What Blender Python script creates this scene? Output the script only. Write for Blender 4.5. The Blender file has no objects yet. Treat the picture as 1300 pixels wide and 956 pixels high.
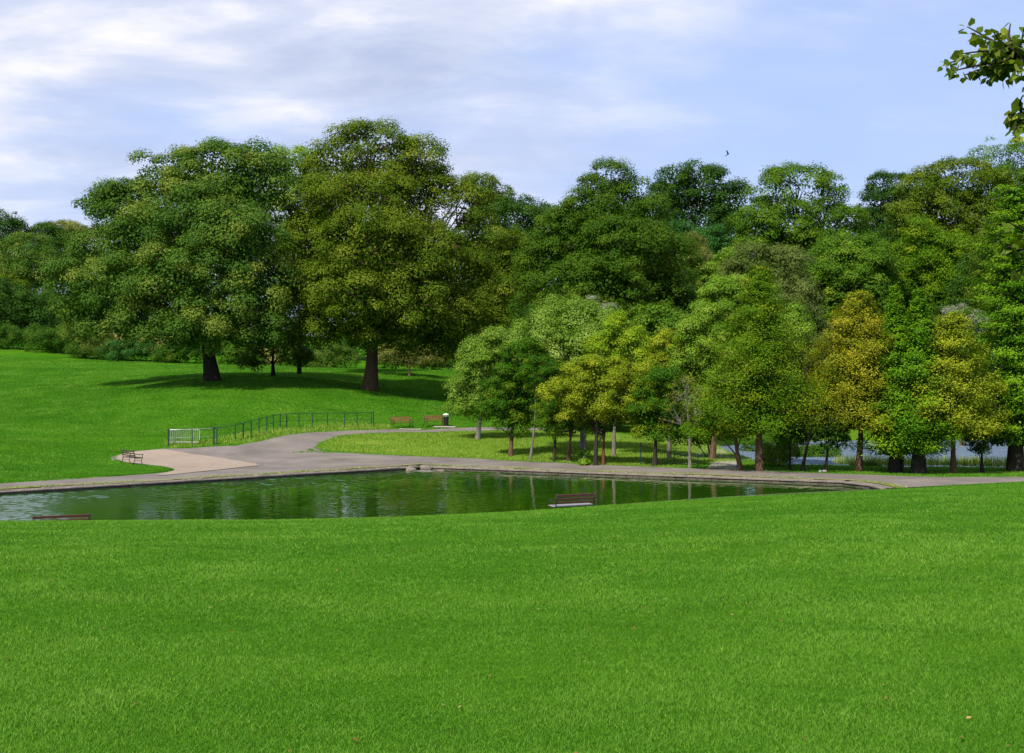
import bpy, bmesh, math, random
import numpy as np
from mathutils import Vector, Matrix
from mathutils.geometry import delaunay_2d_cdt

rng = np.random.default_rng(7)
random.seed(7)
scene = bpy.context.scene
COL = scene.collection
F, CX, CY, EYE = 1800.0, 650.0, 478.0, 6.15      # camera: focal length in photo pixels, principal point, eye height
R = math.radians

# ------------------------------------------------------------------ basics
def tag(o, label=None, cat=None, group=None, kind=None):
    if label: o['label'] = label
    if cat: o['category'] = cat
    if group: o['group'] = group
    if kind: o['kind'] = kind
    return o

def empty(name, loc=(0, 0, 0), rz=0.0):
    o = bpy.data.objects.new(name, None); COL.objects.link(o)
    o.location = loc; o.rotation_euler = (0, 0, rz); o.empty_display_size = 0.3
    return o

def mesh_np(name, verts, faces, mat=None, parent=None, smooth=False, attr=None):
    """faces: (n,3) or (n,4) int array; attr: per-face float 'v'"""
    verts = np.asarray(verts, dtype=np.float32); faces = np.asarray(faces, dtype=np.int32)
    k = faces.shape[1]
    me = bpy.data.meshes.new(name)
    me.vertices.add(len(verts)); me.vertices.foreach_set('co', verts.ravel())
    me.loops.add(faces.size); me.loops.foreach_set('vertex_index', faces.ravel())
    me.polygons.add(len(faces))
    me.polygons.foreach_set('loop_start', np.arange(0, faces.size, k, dtype=np.int32))
    me.polygons.foreach_set('loop_total', np.full(len(faces), k, dtype=np.int32))
    if smooth: me.polygons.foreach_set('use_smooth', np.ones(len(faces), dtype=bool))
    elif attr is None: me.polygons.foreach_set('use_smooth', np.zeros(len(faces), dtype=bool))
    me.update(calc_edges=True)
    if attr is not None:
        a = me.attributes.new('v', 'FLOAT', 'FACE'); a.data.foreach_set('value', np.asarray(attr, dtype=np.float32))
    if mat: me.materials.append(mat)
    o = bpy.data.objects.new(name, me); COL.objects.link(o)
    if parent: o.parent = parent
    return o

def obj_bm(name, bm, mat=None, parent=None, smooth=False):
    me = bpy.data.meshes.new(name)
    bmesh.ops.recalc_face_normals(bm, faces=bm.faces)
    bm.to_mesh(me); bm.free()
    if smooth:
        for p in me.polygons: p.use_smooth = True
    if mat: me.materials.append(mat)
    o = bpy.data.objects.new(name, me); COL.objects.link(o)
    if parent: o.parent = parent
    return o

def add_box(bm, c, s, rot=None, bev=0.0):
    r = bmesh.ops.create_cube(bm, size=1.0)
    vs = r['verts']
    M = Matrix.Translation(c) @ (rot.to_4x4() if rot else Matrix.Identity(4)) @ Matrix.Diagonal((s[0], s[1], s[2], 1))
    bmesh.ops.transform(bm, matrix=M, verts=vs)
    if bev > 0:
        es = list({e for v in vs for e in v.link_edges})
        bmesh.ops.bevel(bm, geom=es, offset=bev, segments=1, affect='EDGES')

def tube_arrays(pts, rads, n=8, cap=True):
    pts = np.asarray(pts, float); m = len(pts)
    V = []; Fc = []
    t = np.gradient(pts, axis=0); t /= np.linalg.norm(t, axis=1)[:, None] + 1e-9
    ref = np.array([0, 0, 1.0]) if abs(t[0][2]) < 0.9 else np.array([1.0, 0, 0])
    a = np.cross(t[0], ref); a /= np.linalg.norm(a)
    for i in range(m):
        a = a - t[i] * np.dot(a, t[i]); a /= np.linalg.norm(a) + 1e-9
        b = np.cross(t[i], a)
        ang = np.linspace(0, 2 * math.pi, n, endpoint=False)
        V.append(pts[i] + rads[i] * (np.cos(ang)[:, None] * a + np.sin(ang)[:, None] * b))
    for i in range(m - 1):
        for j in range(n):
            Fc.append((i * n + j, i * n + (j + 1) % n, (i + 1) * n + (j + 1) % n, (i + 1) * n + j))
    return np.concatenate(V), Fc

def add_tube(bm, pts, rads, n=8):
    if not hasattr(rads, '__len__'): rads = [rads] * len(pts)
    V, Fc = tube_arrays(pts, rads, n)
    vs = [bm.verts.new(v) for v in V]
    for f in Fc: bm.faces.new([vs[i] for i in f])
    bm.faces.new(vs[:n][::-1]); bm.faces.new(vs[-n:])

# ------------------------------------------------------------------ materials
def newmat(name):
    m = bpy.data.materials.new(name); m.use_nodes = True
    nt = m.node_tree; b = nt.nodes['Principled BSDF']
    return m, nt, b

def nn(nt, t, **kw):
    n = nt.nodes.new(t)
    for k, v in kw.items(): setattr(n, k, v)
    return n

def ramp(nt, fac, stops, interp='LINEAR'):
    r = nn(nt, 'ShaderNodeValToRGB'); cr = r.color_ramp; cr.interpolation = interp
    while len(cr.elements) < len(stops): cr.elements.new(0.5)
    for e, (p, c) in zip(cr.elements, stops):
        e.position = p; e.color = (*c, 1) if len(c) == 3 else c
    if fac is not None: nt.links.new(fac, r.inputs['Fac'])
    return r

def noise(nt, scale, detail=4, rough=0.55, vec=None, dist=0.0):
    n = nn(nt, 'ShaderNodeTexNoise'); n.inputs['Scale'].default_value = scale
    n.inputs['Detail'].default_value = detail; n.inputs['Roughness'].default_value = rough
    n.inputs['Distortion'].default_value = dist
    if vec is not None: nt.links.new(vec, n.inputs['Vector'])
    return n

def posmap(nt, scale=(1, 1, 1), rot=(0, 0, 0)):
    g = nn(nt, 'ShaderNodeNewGeometry'); mp = nn(nt, 'ShaderNodeMapping')
    mp.inputs['Scale'].default_value = scale; mp.inputs['Rotation'].default_value = rot
    nt.links.new(g.outputs['Position'], mp.inputs['Vector'])
    return mp.outputs['Vector']

def mixc(nt, fac, a, b, mode='MIX'):
    m = nn(nt, 'ShaderNodeMix', data_type='RGBA', blend_type=mode)
    for sock, v in ((m.inputs['Factor'], fac), (m.inputs[6], a), (m.inputs[7], b)):
        if hasattr(v, 'links'): nt.links.new(v, sock)
        elif isinstance(v, (int, float)): sock.default_value = v
        else: sock.default_value = (*v, 1)
    return m.outputs[2]

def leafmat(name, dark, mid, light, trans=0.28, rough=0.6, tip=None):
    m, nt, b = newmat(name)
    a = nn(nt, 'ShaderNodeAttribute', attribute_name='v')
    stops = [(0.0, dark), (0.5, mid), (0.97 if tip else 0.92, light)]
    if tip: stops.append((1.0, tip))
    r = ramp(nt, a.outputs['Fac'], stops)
    nt.links.new(r.outputs['Color'], b.inputs['Base Color'])
    b.inputs['Roughness'].default_value = rough
    b.inputs['Specular IOR Level'].default_value = 0.05
    t = nn(nt, 'ShaderNodeBsdfTranslucent')
    hs = nn(nt, 'ShaderNodeHueSaturation'); hs.inputs['Value'].default_value = 1.15; hs.inputs['Saturation'].default_value = 1.1
    nt.links.new(r.outputs['Color'], hs.inputs['Color']); nt.links.new(hs.outputs['Color'], t.inputs['Color'])
    mx = nn(nt, 'ShaderNodeMixShader'); mx.inputs['Fac'].default_value = trans
    nt.links.new(b.outputs[0], mx.inputs[1]); nt.links.new(t.outputs[0], mx.inputs[2])
    nt.links.new(mx.outputs[0], nt.nodes['Material Output'].inputs['Surface'])
    return m

def barkmat(name, c1, c2):
    m, nt, b = newmat(name)
    v = posmap(nt, (3.0, 3.0, 0.7))
    n = noise(nt, 3.0, 6, 0.65, v, 0.6)
    r = ramp(nt, n.outputs['Fac'], [(0.3, c1), (0.7, c2)])
    nt.links.new(r.outputs['Color'], b.inputs['Base Color'])
    b.inputs['Roughness'].default_value = 0.95; b.inputs['Specular IOR Level'].default_value = 0.1
    bp = nn(nt, 'ShaderNodeBump'); bp.inputs['Strength'].default_value = 0.8; bp.inputs['Distance'].default_value = 0.05
    nt.links.new(n.outputs['Fac'], bp.inputs['Height']); nt.links.new(bp.outputs[0], b.inputs['Normal'])
    return m

def plainmat(name, c, rough=0.6, metal=0.0, var=0.15, nscale=20):
    m, nt, b = newmat(name)
    n = noise(nt, nscale, 5, 0.6, posmap(nt))
    lo = tuple(x * (1 - var) for x in c); hi = tuple(min(1, x * (1 + var)) for x in c)
    r = ramp(nt, n.outputs['Fac'], [(0.3, lo), (0.7, hi)])
    nt.links.new(r.outputs['Color'], b.inputs['Base Color'])
    b.inputs['Roughness'].default_value = rough; b.inputs['Metallic'].default_value = metal
    return m

def sheetmat(name, c1, c2, fleck, rough=0.92, scale=0.35):
    m, nt, b = newmat(name)
    v = posmap(nt)
    n1 = noise(nt, scale, 6, 0.6, v); n2 = noise(nt, 9.0, 4, 0.7, v)
    r = ramp(nt, n1.outputs['Fac'], [(0.3, c1), (0.7, c2)])
    r2 = ramp(nt, n2.outputs['Fac'], [(0.35, (0.75, 0.75, 0.75)), (0.65, (1.2, 1.2, 1.2))])
    c = mixc(nt, 0.6, r.outputs['Color'], r2.outputs['Color'], 'MULTIPLY')
    n3 = noise(nt, 0.9, 5, 0.7, v)
    r3 = ramp(nt, n3.outputs['Fac'], [(0.62, (0, 0, 0)), (0.72, (0.5, 0.5, 0.5))])
    c = mixc(nt, r3.outputs['Color'], c, fleck)
    nt.links.new(c, b.inputs['Base Color']); b.inputs['Roughness'].default_value = rough
    b.inputs['Specular IOR Level'].default_value = 0.15
    bp = nn(nt, 'ShaderNodeBump'); bp.inputs['Strength'].default_value = 0.4; bp.inputs['Distance'].default_value = 0.01
    nt.links.new(n2.outputs['Fac'], bp.inputs['Height']); nt.links.new(bp.outputs[0], b.inputs['Normal'])
    return m

# ------------------------------------------------------------------ terrain
def P(px, py, d):
    return np.array([(px - CX) / F * d, d, EYE - (py - CY) / F * d])

POND = np.array([(-5.9, 92.4), (18.4, 78.9), (19.3, 76.5), (19.4, 73.5), (17.2, 69.0), (-16.0, 51.4), (-50.0, 33.5), (-58.0, 40.0), (-26.0, 72.3)])
LAKE = np.array([(14.0, 101), (20, 97), (27, 95), (36, 93), (60, 88), (110, 84), (150, 120), (110, 150), (60, 142), (30, 139), (18, 128), (12, 112)])
CREST = np.array([(-400, 43, 662), (0, 45, 662.5), (250, 47, 660.5), (350, 48, 660.5), (500, 51, 656.8), (640, 54, 650.6), (720, 56, 645.2), (800, 60, 639.8),
                  (900, 64, 632.5), (1000, 67, 626.8), (1100, 69, 622), (1200, 72.5, 617.2), (1300, 74.5, 612.3), (1700, 78, 608)])
_c = [  # (px, py, depth) seen on the ground
 (0, 614, 75.8), (100, 607, 80.5), (166, 590, 92.5), (143, 582, 98), (212, 567, 103.5), (272, 564, 103.5), (330, 554, 107), (365, 548, 111), (400, 544, 115),
 (475, 541, 118.5), (511, 543.5, 121), (553, 541.5, 122), (640, 543, 124), (400, 570, 103), (600, 560, 110), (600, 582, 98.5), (700, 570, 104), (480, 578, 100),
 (700, 587, 94.5), (800, 592, 91), (900, 596, 88), (1000, 599.5, 86), (1100, 603, 83.5), (1200, 606.5, 81.3), (1300, 606, 81.5), (1290, 603, 84), (1136, 602, 85),
 (850, 575, 104), (800, 560, 115), (900, 575, 108),
 (0, 600, 83), (0, 560, 101), (0, 520, 128), (0, 480, 160), (0, 445, 200), (100, 456, 192), (130, 500, 137), (250, 463.5, 186), (400, 467.5, 181), (570, 472, 176),
 (270, 483, 140), (470, 495, 142), (347, 477, 152), (300, 510, 126), (400, 520, 126), (550, 515, 134), (200, 540, 115), (100, 540, 113),
 (700, 520, 150), (900, 530, 150), (650, 478, 190),
 (-300, 440, 200), (-300, 560, 95), (-300, 610, 76), (0, 420, 280), (400, 440, 280), (900, 440, 280), (1300, 460, 260), (1700, 500, 200), (1300, 505, 165), (1000, 515, 155),
 (1100, 470, 220)]
_ctl = [tuple(P(*c)) for c in _c]
for t in np.linspace(0, 1, 6):
    a = POND[0] * (1 - t) + POND[1] * t; _ctl.append((a[0], a[1], 0.30))
    a = POND[0] * (1 - t) + POND[8] * t; _ctl.append((a[0], a[1], 0.30))
_ctl += [(19.5, 74, .32), (-58, 40, .3), (0, 64, .3), (-30, 52, .3), (26, 78, .38), (33, 80, .4), (60, 78, 0.5), (0, 520, 18), (300, 520, 14), (-300, 520, 22), (-300, 200, 16), (300, 200, 6), (300, 60, 3), (-200, 60, 2)]
_ctl = np.array(_ctl)
def _phi(r2): return 0.5 * r2 * np.log(r2 + 1e-9)
def _tps_fit(C):
    X = C[:, :2] / 100.0; n = len(X)
    K = _phi(((X[:, None] - X[None]) ** 2).sum(-1)) + np.eye(n) * 2e-4
    Pm = np.c_[np.ones(n), X]; A = np.zeros((n + 3, n + 3)); A[:n, :n] = K; A[:n, n:] = Pm; A[n:, :n] = Pm.T
    return X, np.linalg.solve(A, np.r_[C[:, 2], 0, 0, 0])
_TX, _TW = _tps_fit(_ctl)
def h_far(x, y):
    q = np.c_[x, y] / 100.0; out = np.empty(len(q))
    for i in range(0, len(q), 20000):
        s = q[i:i + 20000]
        out[i:i + 20000] = _phi(((s[:, None] - _TX[None]) ** 2).sum(-1)) @ _TW[:-3] + _TW[-3] + s @ _TW[-2:]
    return out
def sd_poly(x, y, poly):
    """signed distance, negative inside"""
    p = np.c_[x, y]; d = np.full(len(p), 1e9); ins = np.zeros(len(p), bool)
    for i in range(len(poly)):
        a = poly[i]; b = poly[(i + 1) % len(poly)]; e = b - a
        w = p - a; t = np.clip((w @ e) / (e @ e), 0, 1)
        d = np.minimum(d, np.linalg.norm(w - t[:, None] * e, axis=1))
        c = ((a[1] > p[:, 1]) != (b[1] > p[:, 1])) & (p[:, 0] < (b[0] - a[0]) * (p[:, 1] - a[1]) / (b[1] - a[1] + 1e-12) + a[0])
        ins ^= c
    return np.where(ins, -d, d)
def sst(a, b, t):
    t = np.clip((t - a) / (b - a), 0, 1); return t * t * (3 - 2 * t)
def undul(x, y):
    return 0.03 * np.sin(x * 0.31 + y * 0.11) * np.sin(y * 0.23 - 0.5) + 0.02 * np.sin(x * 0.9 + 1.3) * np.sin(y * 0.7 + x * 0.2)
def hgt(x, y, cut=True):
    x = np.atleast_1d(np.asarray(x, float)); y = np.atleast_1d(np.asarray(y, float))
    d = np.maximum(y, 0.0); pu = CX + F * x / np.maximum(y, 6.0)
    dc = np.interp(pu, CREST[:, 0], CREST[:, 1]); sc = (np.interp(pu, CREST[:, 0], CREST[:, 2]) - CY) / F
    zc = EYE - sc * dc; z0 = 4.4; m = (z0 - zc) / dc; k = 2 * (sc - m) / dc; s0 = 2 * m - sc
    zn = z0 - s0 * d - 0.5 * k * d * d
    t = np.maximum(d - dc, 0); zb = zc - sc * t - 0.12 * t * t
    zb = 0.31 + np.log1p(np.exp(np.clip((zb - 0.31) / 0.08, -30, 30))) * 0.08
    hn = np.where(d > dc, zb, zn)
    yb = np.minimum(51.4 + (x + 16.0) * 0.53, 75.0)
    w = sst(yb + 0.5, yb + 4.0, y)
    hf = np.clip(h_far(x, y), 0.27, 60)
    h = hn * (1 - w) + hf * w
    inpath = sst(76, 95, y)
    h = h + undul(x, y) * np.clip(inpath + (1 - sst(30, 45, y)), 0, 1)
    if cut:
        s = sd_poly(x, y, POND); h = np.where(s < 0.2, np.minimum(h, -0.9), np.where(s < 0.62, np.minimum(h, 0.2), h))
        s = sd_poly(x, y, LAKE); h = h * sst(-0.0, 2.2, s) + (1 - sst(0.0, 2.2, s)) * np.where(s < 0, -1.2, -0.6)
    return h
def hz(x, y): return float(hgt(x, y)[0])
def G(px, py, lo=60.0, hi=260.0):
    """the first point of the ground hit by the line of sight beyond depth lo"""
    ds = np.arange(lo, hi, 0.25); x = (px - CX) / F * ds
    z = EYE - (py - CY) / F * ds; e = z - hgt(x, ds, False)
    i = np.argmax(e <= 0)
    if e[i] > 0: i = len(ds) - 1
    if i == 0: return np.array([x[0], ds[0]])
    t = e[i - 1] / (e[i - 1] - e[i] + 1e-9); d = ds[i - 1] + t * 0.25
    return np.array([(px - CX) / F * d, d])
def GP(px, py, lo=60.0):
    p = G(px, py, lo); return np.array([p[0], p[1], hz(p[0], p[1])])

# --- ground sheet
def axis(lo, hi, fine_lo, fine_hi, step, grow=1.12):
    a = list(np.arange(fine_lo, fine_hi + 1e-6, step)); s = step
    v = fine_lo; pre = []
    while v > lo: s *= grow; v -= s; pre.append(v)
    s = step; v = fine_hi; post = []
    while v < hi: s *= grow; v += s; post.append(v)
    return np.array(pre[::-1] + a + post)
gx = axis(-900, 900, -62, 62, 0.42); gy = axis(-120, 1600, 0, 150, 0.42)
XX, YY = np.meshgrid(gx, gy); ZZ = hgt(XX.ravel(), YY.ravel())
nx, ny = len(gx), len(gy)
idx = np.arange(nx * ny).reshape(ny, nx)
fc = np.stack([idx[:-1, :-1], idx[:-1, 1:], idx[1:, 1:], idx[1:, :-1]], -1).reshape(-1, 4)

def grassmat():
    m, nt, b = newmat('lawn_grass')
    v = posmap(nt)
    vs = posmap(nt, (0.25, 1.0, 1.0), (0, 0, R(8)))
    big = noise(nt, 0.06, 5, 0.6, v); mid = noise(nt, 0.55, 5, 0.65, vs); fine = noise(nt, 5.0, 6, 0.75, v); vf = noise(nt, 45.0, 3, 0.7, v)
    st = noise(nt, 0.30, 6, 0.7, posmap(nt, (0.22, 1.0, 1.0), (0, 0, R(-7))), 0.4)
    r1 = ramp(nt, big.outputs['Fac'], [(0.32, (0.030, 0.125, 0.0025)), (0.5, (0.042, 0.150, 0.0035)), (0.7, (0.070, 0.175, 0.006))])
    r2 = ramp(nt, mid.outputs['Fac'], [(0.3, (0.66, 0.74, 0.7)), (0.5, (1, 1, 1)), (0.72, (1.35, 1.16, 1.2))])
    r5 = ramp(nt, st.outputs['Fac'], [(0.3, (0.76, 0.83, 0.8)), (0.5, (1, 1, 1)), (0.7, (1.22, 1.12, 1.2))])
    r3 = ramp(nt, fine.outputs['Fac'], [(0.3, (0.55, 0.62, 0.55)), (0.7, (1.4, 1.3, 1.45))])
    r4 = ramp(nt, vf.outputs['Fac'], [(0.3, (0.6, 0.66, 0.6)), (0.7, (1.4, 1.32, 1.4))])
    c = mixc(nt, 1.0, r1.outputs['Color'], r2.outputs['Color'], 'MULTIPLY')
    c = mixc(nt, 1.0, c, r5.outputs['Color'], 'MULTIPLY')
    c = mixc(nt, 0.85, c, r3.outputs['Color'], 'MULTIPLY')
    c = mixc(nt, 0.7, c, r4.outputs['Color'], 'MULTIPLY')
    # rougher yellowish grass where it is not mown
    a = nn(nt, 'ShaderNodeAttribute', attribute_name='rough')
    yn = noise(nt, 0.35, 5, 0.7, vs)
    ry = ramp(nt, yn.outputs['Fac'], [(0.3, (0.055, 0.150, 0.008)), (0.55, (0.13, 0.23, 0.018)), (0.75, (0.24, 0.30, 0.05))])
    cy = mixc(nt, 0.7, ry.outputs['Color'], r3.outputs['Color'], 'MULTIPLY')
    c = mixc(nt, a.outputs['Fac'], c, cy)
    nt.links.new(c, b.inputs['Base Color'])
    b.inputs['Roughness'].default_value = 1.0; b.inputs['Specular IOR Level'].default_value = 0.03
    bp = nn(nt, 'ShaderNodeBump'); bp.inputs['Strength'].default_value = 0.9; bp.inputs['Distance'].default_value = 0.06
    ad = nn(nt, 'ShaderNodeMath', operation='ADD'); nt.links.new(fine.outputs['Fac'], ad.inputs[0]); nt.links.new(vf.outputs['Fac'], ad.inputs[1])
    nt.links.new(ad.outputs[0], bp.inputs['Height']); nt.links.new(bp.outputs[0], b.inputs['Normal'])
    return m
M_LAWN = grassmat()
ground = mesh_np('ground', np.c_[XX.ravel(), YY.ravel(), ZZ], fc, M_LAWN, smooth=True)
tag(ground, kind='structure')
ISLAND = np.array([G(*p) for p in [(398, 570), (405, 561), (432, 553), (480, 550), (570, 548.5), (640, 547), (760, 548), (900, 560), (960, 585), (850, 594), (700, 587), (600, 582), (500, 578)]])
FSTRIP = np.array([G(*p) for p in [(205, 560), (260, 560), (330, 548), (400, 540), (500, 540), (490, 546), (400, 549), (350, 556), (320, 563), (215, 570)]])
def rough_mask(x, y):
    a = 1 - sst(-1.2, 0.4, sd_poly(x, y, ISLAND)); b = (1 - sst(-0.8, 0.4, sd_poly(x, y, FSTRIP))) * 0.8
    c = sst(14, 24, x) * sst(80, 84, y) * 0.55
    return np.clip(np.maximum(np.maximum(a, b), c), 0, 1)
at = ground.data.attributes.new('rough', 'FLOAT', 'POINT')
at.data.foreach_set('value', rough_mask(XX.ravel(), YY.ravel()).astype(np.float32))

# --- sheets draped over the ground
def densify(poly, s):
    out = []
    for i in range(len(poly)):
        a = poly[i]; b = poly[(i + 1) % len(poly)]; n = max(1, int(np.linalg.norm(b - a) / s))
        for k in range(n): out.append(a + (b - a) * k / n)
    return np.array(out)
def smooth_closed(poly, it=2):
    for _ in range(it):
        q = []
        for i in range(len(poly)):
            a = poly[i]; b = poly[(i + 1) % len(poly)]; q += [a * 0.75 + b * 0.25, a * 0.25 + b * 0.75]
        poly = np.array(q)
    return poly
def sheet(name, poly, off, mat, s=0.6, zfn=None, wob=0.0, thick=0.0):
    poly = densify(np.asarray(poly, float), s)
    if wob: poly = poly + rng.normal(0, wob, poly.shape)
    mn, mx_ = poly.min(0), poly.max(0)
    g = np.stack(np.meshgrid(np.arange(mn[0], mx_[0], s), np.arange(mn[1], mx_[1], s)), -1).reshape(-1, 2) + 0.013
    g = g[sd_poly(g[:, 0], g[:, 1], poly) < -s * 0.4]
    pts = [Vector(p) for p in np.r_[poly, g]]
    n = len(poly)
    r = delaunay_2d_cdt(pts, [], [list(range(n))], 1, 1e-5)
    v = np.array([(p.x, p.y) for p in r[0]]); f = np.array([t for t in r[2] if len(t) == 3])
    z = hgt(v[:, 0], v[:, 1], False) + off if zfn is None else np.full(len(v), zfn)
    V = np.c_[v, z]
    a, b_, c = V[f[:, 0]], V[f[:, 1]], V[f[:, 2]]
    flip = np.cross(b_ - a, c - a)[:, 2] < 0; f[flip] = f[flip][:, ::-1]
    return mesh_np(name, V, f, mat, smooth=True)

def skirt(o, dz):
    bm = bmesh.new(); bm.from_mesh(o.data)
    g = bmesh.ops.extrude_edge_only(bm, edges=[e for e in bm.edges if e.is_boundary])
    for v in g['geom']:
        if isinstance(v, bmesh.types.BMVert): v.co.z -= dz
    bm.to_mesh(o.data); bm.free()
def offset_pond(o):
    n = len(POND); out = []
    for i in range(n):
        a, b, c = POND[i - 1], POND[i], POND[(i + 1) % n]
        e1 = (b - a) / np.linalg.norm(b - a); e2 = (c - b) / np.linalg.norm(c - b)
        n1 = np.array([-e1[1], e1[0]]); n2 = np.array([-e2[1], e2[0]])   # clockwise ring: left normal points out
        m = n1 + n2; m /= np.linalg.norm(m); out.append(b + m * o / max(0.35, m @ n1))
    return np.array(out)
M_ASPH = sheetmat('asphalt_path', (0.118, 0.101, 0.088), (0.205, 0.178, 0.155), (0.12, 0.125, 0.07))
M_TAN = sheetmat('buff_gravel', (0.24, 0.185, 0.140), (0.30, 0.238, 0.185), (0.22, 0.18, 0.13))
M_PAD = sheetmat('pale_concrete', (0.28, 0.25, 0.20), (0.36, 0.32, 0.27), (0.3, 0.28, 0.2))
K = offset_pond(1.15)
up = [(-260, 628), (-60, 619.5), (0, 614.5), (100, 608), (180, 602), (150, 590), (140, 581), (165, 573.5), (205, 570), (240, 569.5), (300, 566), (330, 560.5), (362, 553), (400, 549), (440, 547),
      (475, 546), (510, 545.5), (580, 543.5), (640, 543.2), (740, 545), (740, 547), (640, 546.3), (570, 548), (520, 549.6), (470, 550.5), (432, 554), (408, 562), (400, 569), (412, 573.5), (440, 575.2), (480, 577.5),
      (540, 580), (600, 582), (700, 587.5), (800, 592), (850, 594), (1000, 599.5), (1100, 603), (1200, 606.2), (1300, 605.6), (1420, 605)]
poly = [G(*p) for p in up]
poly += [np.array(p) for p in [(36, 76), (30.5, 75.8), G(1300, 612.2, 70), (23.5, 74.6)]]
poly += [K[3], K[2], K[1], K[0], K[8]]
MAINPATH = np.array(poly)
path = sheet('path', np.array(poly), 0.022, M_ASPH, 0.5, wob=0.02); tag(path, kind='structure')
near = np.array([(23.4, 74.4), K[3] + (0.02, -0.1), K[4], K[5], K[6], (-53, 28), (-14, 46.8), (0.5, 54.8), (14, 62.0), (20, 69.0)])
p2 = sheet('path', near, 0.02, M_ASPH, 0.5); tag(p2, kind='structure')
tanp = smooth_closed(np.array([G(*p) for p in [(143, 581), (165, 574), (205, 570.5), (221, 573), (250, 578), (290, 583.5), (337, 591), (300, 594.5), (250, 600), (212, 604), (196, 604.2), (214, 600), (224, 597), (200, 592), (165, 589.2)]]), 1)
pt = sheet('paving', tanp, 0.05, M_TAN, 0.45); tag(pt, kind='structure')
grass_lobe = smooth_closed(np.array([G(*p) for p in [(60, 600), (143, 583), (165, 590), (200, 592.4), (224, 597), (213, 599.5), (185, 602.5), (120, 607)]]), 1)
lb = sheet('lawn', grass_lobe, 0.075, M_LAWN, 0.45, wob=0.02); skirt(lb, .12); tag(lb, kind='structure')
for q in ([(508, 544.6), (536, 544.9), (534, 546.2), (506, 545.9)], [(552, 541.8), (579, 542.0), (577, 543.6), (549, 543.2)]):
    s = sheet('paving', np.array([G(*p) for p in q]), 0.06, M_PAD, 0.4); tag(s, kind='structure')
side = sheet('path', np.array([G(*p) for p in [(898, 595), (940, 597), (936, 588), (926, 578), (918, 570), (906, 572), (908, 584)]]), 0.03, M_PAD, 0.5, wob=0.03); tag(side, kind='structure')
side2 = sheet('path', np.array([G(*p) for p in [(985, 577), (1010, 571), (1018, 566), (1004, 565), (975, 573)]]), 0.03, M_PAD, 0.5, wob=0.03); tag(side2, kind='structure')

# --- pond kerb
def kerbmat(nm='stone_kerb', dk=.72):
    m, nt, b = newmat(nm)
    v = posmap(nt); n1 = noise(nt, 1.2, 6, 0.7, v); n2 = noise(nt, 12, 4, 0.7, v)
    r = ramp(nt, n1.outputs['Fac'], [(0.3, (0.16, 0.14, 0.115)), (0.6, (0.30, 0.265, 0.23)), (0.8, (0.17, 0.18, 0.09))])
    r2 = ramp(nt, n2.outputs['Fac'], [(0.3, (0.6, 0.6, 0.6)), (0.7, (1.2, 1.2, 1.2))])
    c = mixc(nt, 0.7, r.outputs['Color'], r2.outputs['Color'], 'MULTIPLY')
    c = mixc(nt, 1.0, c, (dk, dk * .95, dk * .88), 'MULTIPLY')
    nt.links.new(c, b.inputs['Base Color']); b.inputs['Roughness'].default_value = 0.9
    return m
M_KERB = kerbmat()
def kerb_side(a, b, o_in, o_out, z0, z1, blk, mat, jit=0.012):
    """a run of edging stones from a to b, each block with its own joint"""
    L = np.linalg.norm(b - a); n = max(1, int(L / blk)); e = (b - a) / L; nr = np.array([-e[1], e[0]])
    V = []; Fq = []
    for i in range(n):
        s0, s1 = i * L / n + 0.01, (i + 1) * L / n - 0.01
        dz = rng.normal(0, jit); do = rng.normal(0, jit)
        q = [a + e * s0 + nr * (o_in + do), a + e * s1 + nr * (o_in + do), a + e * s1 + nr * o_out, a + e * s0 + nr * o_out]
        k = len(V); bv = 0.025
        for p in q: V.append((p[0], p[1], z0))
        for p in q: V.append((p[0], p[1], z1 + dz - bv))
        cen = sum(q) / 4
        for p in q:
            w = p + (cen - p) / np.linalg.norm(cen - p) * bv * 1.3; V.append((w[0], w[1], z1 + dz))
        for base in (0, 4):
            for j in range(4): Fq.append((k + base + j, k + base + (j + 1) % 4, k + base + 4 + (j + 1) % 4, k + base + 4 + j))
        Fq.append((k + 8, k + 9, k + 10, k + 11))
    return V, Fq
VV, FF = [], []
for i in range(len(POND)):
    a, b = POND[i], POND[(i + 1) % len(POND)]
    for (oi, oo, z0, z1, blk) in ((-0.06, 0.34, 0.235, 0.305, 0.9), (0.425, 0.66, 0.0, 0.335, 0.6)):
        v, f = kerb_side(a, b, oi, oo, z0, z1, blk, None); k = len(VV)
        VV += v; FF += [tuple(x + k for x in q) for q in f]
kerb = mesh_np('kerb', VV, FF, M_KERB); tag(kerb, kind='structure')
VV, FF = [], []
for i in range(len(POND)):
    for z0, z1 in ((-.9, .10), (.10, .168), (.17, .233)):
        v, f = kerb_side(POND[i], POND[(i + 1) % len(POND)], 0.0, 0.42, z0, z1, .45 if z1 > .1 else .9, None, .006); k = len(VV)
        VV += v; FF += [tuple(x + k for x in q) for q in f]
pwall = mesh_np('wall', VV, FF, kerbmat('pond_brick', .38)); tag(pwall, kind='structure')
strip = []
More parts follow.
